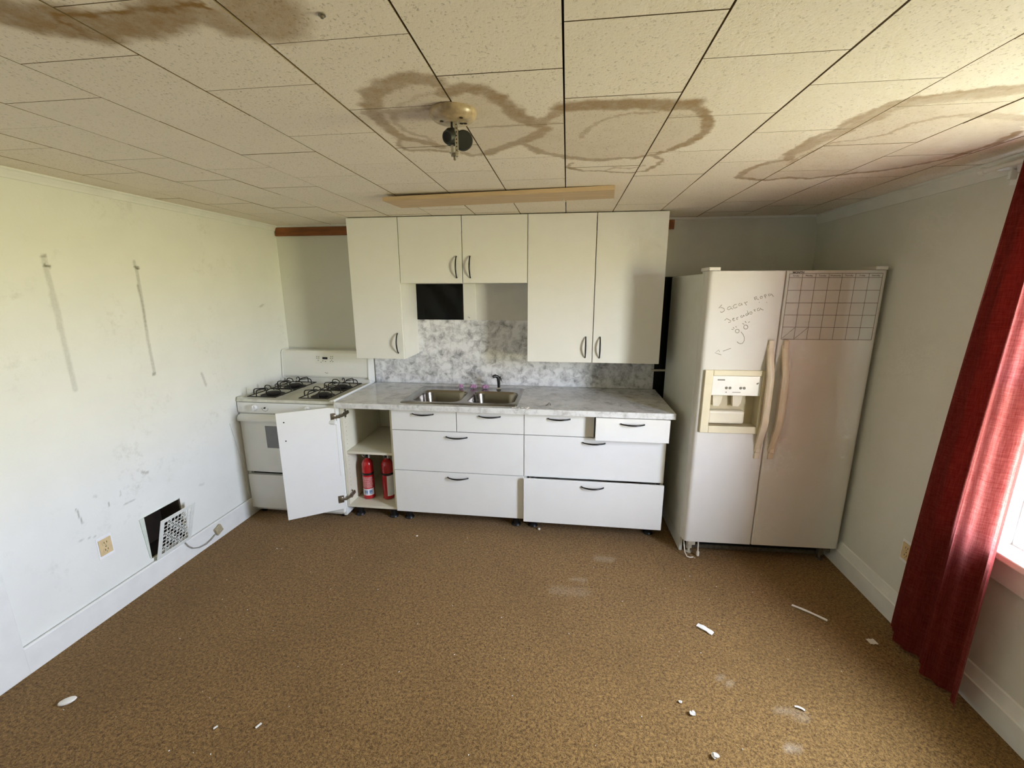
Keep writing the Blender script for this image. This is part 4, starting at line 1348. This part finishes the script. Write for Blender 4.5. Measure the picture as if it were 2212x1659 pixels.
mb.box(0.187, 0.232, -0.0096, -0.0088, 1.0715, 1.0745)
mb.box(0.15, 0.156, -0.0096, -0.0088, 1.070, 1.076)
build('control_print', mb, 'print_grey', pn, kind='stuff')
for u in (0.125, 0.235):
    mb = MB(FM).prism([(u - 0.028, Q1), (u + 0.028, Q1), (u + 0.022, Q1 - 0.05), (u + 0.01, Q1 - 0.072), (u - 0.022, Q1 - 0.07)], 0.03, 0.058, 'y')
    build('chute', mb, 'dispenser_chute', bz)
mb = MB(FM).box(R0 + 0.002, 0.278, 0.012, 0.06, Q0 + 0.006, Q0 + 0.085, 0.012, 3)
build('drip_tray', mb, 'dispenser_chute', bz)

# bowed handles
for (u, par) in ((0.364, fd), (0.441, rd)):
    mb = MB(FM)
    n = 22
    prof = []
    for i in range(n + 1):
        t_ = i / n
        s = min(1.0, math.sin(PI * t_) * 1.25)
        prof.append((-0.003 - 0.052 * (s ** 1.2), 0.722 + (1.345 - 0.722) * t_))
    outer = prof
    w_ = 0.0175
    rings = []
    for i, (y, z) in enumerate(prof):
        th = 0.024
        rings.append([(u - w_, y, z), (u - w_ * 0.5, y - 0.006, z), (u + w_ * 0.5, y - 0.006, z), (u + w_, y, z), (u + w_ * 0.8, y + th, z), (u - w_ * 0.8, y + th, z)])
    mb.grid(lambda i, j: rings[j][i], 6, n, closed_u=True)
    bar = build('handle', mb, 'handle_cream', par, 45)
    mb = MB(FM)
    mb.box(u - 0.0145, u + 0.0145, -0.010, 0.0, 0.678, 0.718, 0.003)
    mb.box(u - 0.013, u + 0.013, -0.014, 0.0, 0.7175, 0.745, 0.003)
    build('handle_mount', mb, 'handle_cream', bar)
    mb = MB(FM).box(u - 0.013, u + 0.013, -0.014, 0.0, 1.325, 1.371, 0.003)
    build('handle_mount', mb, 'handle_cream', bar)

# hinge covers on top, grille and feet below
for (u0, u1, v0, v1) in ((0.002, 0.062, 0.0, 0.14), (0.84, 0.90, 0.0, 0.14)):
    mb = MB(FM).box(u0, u1, v0 + 0.002, v1, FH + 0.0005, FH + 0.020, 0.004)
    mb.box(u0 + 0.01, u1, 0.04, v1, FH - 0.012, FH + 0.004)
    build('hinge_cover', mb, 'fridge_white', fg)
mb = MB(FM)
mb.box(0.03, FW - 0.03, 0.12, 0.14, 0.012, 0.095)
build('kick_recess', mb, 'black_plastic', fg)
mb = MB(FM).box(0.03, FW - 0.04, 0.1, 0.12, 0.010, 0.032, 0.004)
build('base_rail', mb, 'dust_grey', fg)
for u in (0.055, FW - 0.06):
    mb = MB(FM)
    mb.box(u - 0.022, u + 0.022, 0.012, 0.09, 0.085, 0.114, 0.003)
    mb.box(u - 0.012, u + 0.02, 0.06, 0.085, 0.03, 0.085, 0.002)
    mb.lathe([(0.018, 0.0), (0.02, 0.008), (0.008, 0.012), (0.008, 0.04)], (u + 0.004, 0.07, 0.0), 14)
    build('foot', mb, 'galvanised' if u < 0.3 else 'dust_grey', fg, 40)
mb = MB(FM).tube([(0.018, 0.05, 0.105), (0.016, 0.03, 0.07), (0.02, 0.015, 0.03), (0.032, 0.005, 0.008), (0.05, 0.0, 0.0055), (0.07, 0.005, 0.006)], 0.0035, 8)
build('drain_tube', mb, 'plastic_tube', fg, 60)
mb = MB(FM).tube([(0.10, 0.03, 0.11), (0.10, 0.025, 0.06), (0.1, 0.02, 0.038)], 0.0045, 8)
mb.lathe([(0.007, 0.008), (0.009, 0.01), (0.009, 0.034), (0.006, 0.04), (0.0, 0.04)], (0.1, 0.02, 0.0), 12)
build('levelling_screw', mb, 'plastic_tube', fg, 40)

# pencil writing on the freezer door
mb = MB(FM)
for line in DOOR_WRITING:
    mb.ribbon([(u, -0.0006, z) for u, z in line], 0.0036, (0, -1, 0))
build('handwriting', mb, 'pencil', fd, label='faint pencilled note with a doodled face and arrow', kind='stuff')

# planner sheet on the fridge door
cal = empty('planner_sheet', FM @ Vector((0.655, 0, 1.377)), 0.0304, 'blank monthly planner sheet stuck to the right fridge door', 'calendar')
U0, U1 = 0.4145, 0.9005
mb = MB(FM).box(U0 - 0.004, U1 - 0.0255 + 0.004 + 0.0, -0.0012, -0.0002, 1.374, FH - 0.006)
build('sheet', mb, 'calendar_sheet', cal)
rows = [1.376, 1.442, 1.508, 1.572, 1.638, 1.704, 1.7245]
UR = U1 - 0.0255
mb = MB(FM)
for z in rows:
    mb.ribbon([(U0, -0.0016, z), (UR, -0.0016, z)], 0.0026, (0, -1, 0))
for i in range(8):
    u = U0 + (UR - U0) * i / 7
    mb.ribbon([(u, -0.0016, rows[0]), (u, -0.0016, rows[-1])], 0.0026, (0, -1, 0))
cw_ = (UR - U0) / 7
for i in (0, 1):
    mb.ribbon([(U0 + cw_ * i + 0.003, -0.0016, rows[0] + 0.004), (U0 + cw_ * (i + 1) - 0.003, -0.0016, rows[1] - 0.003)], 0.0024, (0, -1, 0))
build('ruled_grid', mb, 'calendar_ink', cal)
TXT = Matrix(((1, 0, 0, 0), (0, 0, -1, 0), (0, 1, 0, 0), (0, 0, 0, 1)))
text('month_heading', 'MONTH', 0.0135, FM @ Matrix.Translation((U0 + 0.014, -0.0016, 1.7265)) @ TXT, 'calendar_dark', cal, sx=1.15, bold=0.0006)
for i, dname in enumerate(('Sunday', 'Monday', 'Tuesday', 'Wednesday', 'Thursday', 'Friday', 'Saturday')):
    text('weekday', dname, 0.0115, FM @ Matrix.Translation((U0 + cw_ * (i + 0.5), -0.0016, 1.7105)) @ TXT, 'calendar_dark', cal, align='CENTER')

# wall bits beside the fridge
mb = MB().box(1.0215, 1.20, -0.006, -0.0005, 0.35, 1.732)  # flat black panel across the gap
build('black_sheet', mb, 'black_sheet', None, None, 'flat black panel on the back wall showing in the gap beside the fridge', 'plastic sheet')
mb = MB().tube([(1.0, -0.022, 1.047), (1.16, -0.022, 1.05)], 0.009, 10)
mb.box(1.06, 1.07, -0.022, -0.006, 1.04, 1.056)
build('pipe', mb, 'galvanised', None, 40, 'short grey pipe crossing the dark gap beside the fridge', 'pipe')
mb = MB().box(0.99, 1.258, -0.006, -0.0005, 1.735, 1.84, 0.001, 1)
build('patch_board', mb, 'wall_paint_back', None, None, 'flat wall patch above the left corner of the fridge', 'patch')

# ================================================================== ceiling and wall things
# wooden rail on the back wall
mb = MB().box(XL + 0.006, 1.088, -0.018, -0.0005, 2.058, 2.121, 0.001, 1)
build('wooden_rail', mb, 'wood_board', None, None, 'dark brown wooden rail fixed to the wall behind the cabinets', 'rail')

# plank under the ceiling
PM = Matrix.Translation((-0.022, -0.92, ZC - 0.0)) @ Matrix.Rotation(-0.034, 4, 'Z') @ Matrix.Rotation(-0.012, 4, 'Y')
pk = empty('ceiling_plank', (-0.022, -0.92, ZC - 0.03), 0, 'pale wooden plank fixed flat under the ceiling before the cabinets', 'plank')
mb = MB(PM)
mb.prism([(-0.6, -0.108), (0.592, -0.108), (0.605, 0.1), (-0.585, 0.1)], -0.029, -0.009, 'z')
build('board', mb, 'wood_plank', pk)
mb = MB(PM).tube([(0.34, 0.045, -0.028), (0.34, 0.045, -0.036), (0.344, 0.06, -0.041), (0.35, 0.085, -0.038), (0.352, 0.094, -0.03)], 0.0022, 6)
build('hook', mb, 'galvanised', pk, 40)

# broken ceiling lamp
lx, ly = 0.018, -1.995
cl = empty('ceiling_lamp', (lx, ly, ZC - 0.13), 0, 'broken ceiling lamp with rusty pan and bare black sockets', 'lamp')
mb = MB().lathe([(0.066, -0.0005), (0.0665, -0.006), (0.064, -0.015), (0.055, -0.023), (0.04, -0.027), (0.0, -0.028)], (lx, ly, ZC), 40)
pan = build('canopy', mb, 'pan_enamel', cl, 50, label='round stained enamel canopy')
for dx, dy, a in ((-0.03, -0.012, 0.3), (0.022, 0.012, 0.1), (0.03, -0.028, 0.6), (0.032, 0.014, 0.1)):
    rh = math.hypot(dx, dy)
    zh = -0.0006 - 0.027 + ((rh - 0.04) / 0.015 * 0.004 if rh > 0.04 else (rh - 0.04) / 0.04 * 0.001)
    mb = MB().lathe([(0.0055, 0.0), (0.0055, -0.0004), (0.0, -0.0006)], (lx + dx, ly + dy, ZC + zh), 8)
    build('screw_hole', mb, 'dark_joint', pan)
mb = MB()
for dx, w_, dy in ((-0.006, 0.004, 0.004), (0.010, 0.005, -0.006)):
    mb.box(lx + dx - w_, lx + dx + w_, ly + dy - 0.0007, ly + dy + 0.0007, ZC - 0.108, ZC - 0.027)
mb.box(lx - 0.012, lx + 0.016, ly - 0.008, ly + 0.006, ZC - 0.109, ZC - 0.1065)
sr = build('strap', mb, 'galvanised', cl)
mb = MB()
for i in range(8):
    mb.lathe([(0.0018, -0.0005), (0.0, -0.0009)], (lx + 0.010, ly - 0.0068, ZC - 0.036 - 0.0095 * i), 8, 'y')
build('strap_hole', mb, 'dark_joint', sr, kind='stuff')
mb = MB().tube([(lx - 0.004, ly, ZC - 0.02), (lx - 0.003, ly - 0.006, ZC - 0.04), (lx + 0.002, ly - 0.003, ZC - 0.055)], 0.0028, 8)
build('wire', mb, 'black_plastic', cl, 40)
SM = Matrix.Translation((lx - 0.012, ly + 0.004, ZC - 0.064)) @ Matrix.Rotation(-0.5, 4, 'Z') @ Matrix.Rotation(0.25, 4, 'X')
mb = MB(SM).lathe([(0.0, 0.012), (0.014, 0.012), (0.014, -0.012), (0.0175, -0.0125), (0.0175, -0.009), (0.0235, 0.0), (0.0235, 0.022), (0.02, 0.028), (0.0, 0.028)], (0, 0, 0), 24, 'y')
so = build('lamp_socket', mb, 'socket_black', cl, 40)
mb = MB(SM).lathe([(0.0135, -0.0115), (0.0135, 0.011), (0.0128, 0.011), (0.0128, -0.0115)], (0, 0, 0), 20, 'y')
build('socket_thread', mb, 'black_plastic', so, 40)  # thread coloured black to paint in the shade of the hollow
SM2 = Matrix.Translation((lx + 0.026, ly + 0.012, ZC - 0.072)) @ Matrix.Rotation(0.35, 4, 'Z') @ Matrix.Rotation(0.2, 4, 'X')
mb = MB(SM2).lathe([(0.0, -0.008), (0.024, -0.008), (0.0265, -0.005), (0.0265, 0.022), (0.022, 0.028), (0.0, 0.028)], (0, 0, 0), 22, 'y')
build('lamp_socket', mb, 'socket_black', cl, 40)
mb = MB().lathe([(0.009, -0.109), (0.0105, -0.112), (0.0105, -0.117), (0.004, -0.118), (0.004, -0.126), (0.0, -0.128)], (lx + 0.002, ly, ZC), 6)
build('lamp_nut', mb, 'hinge_steel', cl)

# little hook screwed into the ceiling
mb = MB().lathe([(0.007, -0.001), (0.007, -0.002), (0.0035, -0.0025), (0.003, -0.006), (0.0, -0.007)], (-0.107, -2.452, ZC), 12)
build('ceiling_screw', mb, 'hinge_steel', None, 40, 'small screw head in the ceiling near the dark stain', 'screw')

# heating grille leaning out of its opening
gr = empty('vent_grille', (XL + 0.02, -1.305, 0.132), 0, 'white ornamental heating grille leaning out from its wall opening', 'vent grille')
P00 = Vector((XL + 0.0215, -1.414, 0.1325)); ez = (Vector((-1.86, -1.414, 0.387)) - P00)
GH = ez.length; ez.normalize(); ey = Vector((0, 1, 0)); ex = ey.cross(ez).normalized()
if ex.x < 0:
    ex = -ex
GM = Matrix(((ey.x, ez.x, ex.x, P00.x), (ey.y, ez.y, ex.y, P00.y), (ey.z, ez.z, ex.z, P00.z), (0, 0, 0, 1)))
GW = 0.228
mb = MB(GM)
bd = 0.026
mb.box(0, bd, 0, GH, 0, 0.0035, 0.001, 1)
mb.box(GW - bd, GW, 0, GH, 0, 0.0035, 0.001, 1)
mb.box(bd, GW - bd, 0, bd, 0, 0.0035, 0.001, 1)
mb.box(bd, GW - bd, GH - bd, GH, 0, 0.0035, 0.001, 1)
build('frame', mb, 'grille_white', gr)
mb = MB(GM)
nx, nz = 8, 9
dx, dz = (GW - 2 * bd) / nx, (GH - 2 * bd) / nz
for i in range(1, nx):
    mb.box(bd + dx * i - 0.0016, bd + dx * i + 0.0016, bd, GH - bd, 0.0006, 0.003)
for j in range(1, nz):
    mb.box(bd, GW - bd, bd + dz * j - 0.0016, bd + dz * j + 0.0016, 0.0006, 0.003)
for i in range(nx):
    for j in range(nz):
        cxx, czz = bd + dx * (i + 0.5), bd + dz * (j + 0.5)
        if 0 < i < nx - 1 and 0 < j < nz - 1 and (i + j) % 2 == 0:
            ph = (i * 7 + j * 5) % 4 * PI / 2
            mb.tube([(cxx + (0.003 + 0.0011 * k) * math.cos(ph + k * 0.7), czz + (0.003 + 0.0011 * k) * math.sin(ph + k * 0.7), 0.0018) for k in range(8)], 0.0014, 5)
        elif (i + j) % 4 == 1:
            mb.tube([(cxx - dx / 2, czz - dz / 2, 0.0018), (cxx + dx / 2, czz + dz / 2, 0.0018)], 0.0018, 5)
build('scrollwork', mb, 'grille_white', gr)

# pale sheet-metal edge of the duct
mb = MB().box(XL - 0.035, XL + 0.004, HY0 + 0.0002, HY0 + 0.003, HZ0 + 0.002, HZ1 - 0.002)
mb.box(XL - 0.03, XL + 0.002, HY0 + 0.003, HY1 - 0.003, HZ1 - 0.004, HZ1 - 0.0005)
mb.prism([(HY0 - 0.024, HZ1 - 0.004), (HY0, HZ1 - 0.002), (HY0, HZ0 + 0.004), (HY0 - 0.006, HZ0 + 0.01)], XL + 0.0006, XL + 0.004, 'x')
build('duct_collar', mb, 'duct_edge', wl)

# phone jack and its lead
jk = empty('phone_jack', (XL + 0.018, -0.985, 0.045), 0, 'dirty beige phone jack on the left skirting board', 'phone jack')
mb = MB().box(XL + 0.0182, XL + 0.036, -1.012, -0.958, 0.045, 0.10, 0.004, 2, Matrix.Rotation(0.35, 3, 'X'))
build('box', mb, 'jack_dirty', jk)
mb = MB().tube([(XL + 0.022, -1.228, 0.131), (XL + 0.028, -1.215, 0.098), (XL + 0.03, -1.19, 0.068), (XL + 0.034, -1.15, 0.047), (XL + 0.034, -1.10, 0.037), (XL + 0.03, -1.05, 0.043), (XL + 0.028, -1.015, 0.056)], 0.0032, 8)
build('lead', mb, 'cable_grey', jk, 60)


# sockets
def outlet(name, M, label, grp=None):
    root = empty(name, M.translation, 0, label, 'outlet', grp)
    mb = MB(M).box(-0.037, 0.037, -0.058, 0.058, 0, 0.0015, 0.0005, 1)
    build('surround', mb, 'paint_white', root)
    mb = MB(M).box(-0.030, 0.030, -0.043, 0.043, 0.001, 0.005, 0.002, 2)
    pl = build('cover_plate', mb, 'outlet_tan', root)
    for s in (-1, 1):
        mb = MB(M).lathe([(0.0165, 0.0052), (0.016, 0.0062), (0.0, 0.0064)], (0, s * 0.0195, 0), 18)
        build('receptacle', mb, 'outlet_tan', pl)
    mb = MB(M)
    for s in (-1, 1):
        mb.box(-0.0075, -0.005, s * 0.0195 - 0.002, s * 0.0195 + 0.008, 0.0062, 0.0068)
        mb.box(0.005, 0.0075, s * 0.0195 - 0.002, s * 0.0195 + 0.008, 0.0062, 0.0068)
        mb.lathe([(0.0025, 0.0062), (0.0, 0.0068)], (0, s * 0.0195 - 0.008, 0), 8)
    mb.lathe([(0.003, 0.005), (0.0, 0.0062)], (0, 0, 0), 8)
    build('slot', mb, 'dark_joint', pl, kind='stuff')


outlet('wall_outlet', Matrix(((0, 0, 1, XL + 0.0003), (1, 0, 0, -1.632), (0, 1, 0, 0.367), (0, 0, 0, 1))), 'tan wall outlet with white painted surround on left wall')
outlet('wall_outlet', Matrix(((0, 0, -1, XR - 0.0003), (-1, 0, 0, -1.218), (0, 1, 0, 0.385), (0, 0, 0, 1))), 'wall outlet half hidden by the red curtain')

# ================================================================== curtain
cu = empty('curtain', (1.95, -1.55, 0.0), 0, 'long red woven curtain hanging beside the window', 'curtain')
NU, NV = 96, 60


def curtain(i, j):
    s, t_ = i / NU, j / NV            # s: from the free edge to the window side, t: bottom to top
    z = 0.022 + (2.085 - 0.022) * t_
    y0 = -1.288 - 0.13 * t_ ** 1.3
    y1 = -1.735 + 0.015 * t_
    y = y0 + (y1 - y0) * s
    k_ = 0.5 + 0.5 * t_
    fold = 0.026 * math.sin(2 * PI * (2.6 * s + 0.1)) * (0.7 + 0.3 * k_) + 0.009 * math.sin(2 * PI * (7.3 * s + 0.25 + 0.15 * math.sin(3 * t_)))
    lean = 0.03 * (1 - t_) * (s - 0.35)
    x = 1.945 + fold - lean
    return (min(x, XR - 0.03), y, z)


mb = MB().grid(curtain, NU, NV)
build('cloth', mb, 'curtain_red', cu, 80)
rod = empty('curtain_rod', (1.95, -1.95, 2.08), 0, 'white curtain rod above the window near the ceiling', 'curtain rod')
mb = MB().tube([(1.945, -1.30, 2.09), (1.945, -2.62, 2.09)], 0.009, 12)
build('rod', mb, 'trim_paint', rod, 40)
for y in (-1.33, -2.58):
    mb = MB().box(1.945, XR - 0.0005, y - 0.006, y + 0.006, 2.083, 2.097, 0.002, 1)
    mb.box(XR - 0.006, XR - 0.0005, y - 0.02, y + 0.02, 2.03, 2.073, 0.002, 1)
    mb.box(XR - 0.03, XR - 0.004, y - 0.006, y + 0.006, 2.05, 2.09, 0.002, 1)
    build('bracket', mb, 'trim_paint', rod)
for y in (-1.292, -2.63):
    mb = MB().lathe([(0.0, -0.016), (0.012, -0.012), (0.016, 0.0), (0.012, 0.012), (0.0, 0.016)], (1.945, y, 2.09), 14, 'y')
    build('finial', mb, 'trim_paint', rod, 50)

# ================================================================== litter on the carpet
def chip(name, x, y, L, W, H, a, label, m='debris_white', bend=0.0, grp='white litter on the carpet'):
    M = Matrix.Translation((x, y, 0.002)) @ Matrix.Rotation(a, 4, 'Z')
    mb = MB(M)
    n = 6
    for z, dz in ((0, 0), (H, 0)):
        pass
    top = lambda i, j: (-L / 2 + L * i / n, (-W / 2 + W * j) * (1 - 0.15 * math.sin(i * 2.1)), H + bend * math.sin(PI * i / n))
    bot = lambda i, j: (-L / 2 + L * i / n, (-W / 2 + W * j) * (1 - 0.15 * math.sin(i * 2.1)), bend * math.sin(PI * i / n))
    mb.grid(top, n, 1)
    mb.grid(bot, n, 1)
    for j in (0, 1):
        mb.grid(lambda i, k, j=j: (bot, top)[k](i, j), n, 1)
    for i in (0, n):
        mb.quad(bot(i, 0), bot(i, 1), top(i, 1), top(i, 0))
    return build(name, mb, m, None, None, label, 'litter', grp)


def crumb(x, y, r, label, seed, flat=0.7):
    mb = MB()
    bmesh.ops.create_icosphere(mb.bm, subdivisions=2, radius=1.0)
    q = random.Random(seed)
    ph = [q.uniform(0, 6) for _ in range(4)]
    for v in mb.bm.verts:
        c = v.co
        k_ = 1 + 0.25 * math.sin(3 * c.x + ph[0]) * math.sin(4 * c.y + ph[1]) + 0.2 * math.sin(5 * c.z + ph[2] + 3 * c.x)
        v.co = Vector((c.x * r * k_ * 1.2, c.y * r * k_ * 0.9, c.z * r * k_ * flat))
    lo = min(v.co.z for v in mb.bm.verts)
    mb.bm.transform(Matrix.Translation((x, y, 0.001 - lo)))
    return build('plaster_crumb', mb, 'debris_white', None, 25, label, 'litter', 'white litter on the carpet')


chip('plastic_strip', 1.07, -1.404, 0.078, 0.026, 0.004, -0.72, 'short wide white strip lying on the carpet in front of the open drawers', bend=0.004)
chip('plastic_strip', 1.642, -1.22, 0.156, 0.012, 0.004, -0.66, 'long thin white strip lying on the carpet before the fridge', bend=0.003)
chip('paper_scrap', 1.838, -1.383, 0.036, 0.03, 0.002, 0.1, 'small pale square scrap on the carpet beside the curtain foot')
crumb(0.852, -1.816, 0.006, 'tiny white chip behind the larger plaster crumb on the carpet', 3)
crumb(0.886, -1.862, 0.010, 'white plaster crumb on the carpet, middle right foreground', 4)
crumb(0.923, -2.018, 0.0105, 'white plaster crumb at the bottom edge of the picture', 5)
chip('plaster_chip', 1.32, -1.785, 0.035, 0.008, 0.003, -0.4, 'thin white curl on the carpet at lower right', bend=0.004)
chip('plaster_chip', -0.785, -2.118, 0.022, 0.006, 0.004, 1.1, 'white sliver on the carpet at lower left, the larger of two')
chip('plaster_chip', -0.944, -2.145, 0.014, 0.005, 0.004, 1.0, 'smaller white sliver on the carpet at lower left')
crumb(-0.62, -0.79, 0.006, 'white crumb on the carpet under the sink cabinet', 6)
mb = MB().lathe([(0.0, 0.002), (0.018, 0.002), (0.0215, 0.006), (0.02, 0.011), (0.012, 0.014), (0.0, 0.0145)], (0, 0, 0), 20)  # oval plastic cap on the carpet
mb.bm.transform(Matrix.Translation((-1.627, -2.125, 0)) @ Matrix.Rotation(0.7, 4, 'Z') @ Matrix.Diagonal((1.35, 0.8, 1, 1)))
build('plastic_cap', mb, 'debris_white', None, 50, 'white oval plastic cap lying on the carpet near the left wall', 'litter', 'white litter on the carpet')
mb = MB().lathe([(0.004, 0.002), (0.0095, 0.003), (0.010, 0.008), (0.007, 0.012), (0.003, 0.012)], (0.199, -0.60, 0), 14)  # small bottle cap under the drawer
build('bottle_cap', mb, 'plastic_tube', None, 50, 'small round plastic bottle cap on the carpet under the pulled out bottom drawer', 'litter', 'white litter on the carpet')
mb = MB()
rnd = random.Random(21)
for i in range(90):
    x, y = rnd.uniform(-1.7, 1.8), rnd.uniform(-2.3, -0.75)
    s = rnd.uniform(0.0012, 0.0032)
    M = Matrix.Translation((x, y, 0.0015)) @ Matrix.Rotation(rnd.uniform(0, 3), 4, 'Z')
    q = [M @ Vector(p) for p in ((-s, -s * .6, 0), (s, -s * .5, 0), (s * .8, s * .6, 0), (-s * .7, s * .5, 0), (0, 0, s * 1.2))]
    V = [mb.bm.verts.new(p) for p in q]
    mb.bm.faces.new((V[3], V[2], V[1], V[0]))
    for k in range(4):
        mb.bm.faces.new((V[k], V[(k + 1) % 4], V[4]))
build('carpet_crumbs', mb, 'debris_white', None, None, 'tiny pale crumbs scattered over the brown carpet', 'crumbs', kind='stuff')
# crumbs of caulk at the corner of the sink
mb = MB()
for i in range(14):
    x, y = rnd.uniform(0.02, 0.13), rnd.uniform(-0.672, -0.645)
    s = rnd.uniform(0.003, 0.008)
    q = [Vector((x, y, CZ1 + 0.0003)) + Vector(p) * s for p in ((-1, -.6, 0), (1, -.5, 0), (.8, .6, 0), (-.7, .5, 0), (0, 0, .7))]
    V = [mb.bm.verts.new(p) for p in q]
    mb.bm.faces.new((V[3], V[2], V[1], V[0]))
    for k in range(4):
        mb.bm.faces.new((V[k], V[(k + 1) % 4], V[4]))
build('caulk_crumbs', mb, 'debris_white', None, None, 'white caulk crumbs on the worktop at the sink corner', 'crumbs', kind='stuff')
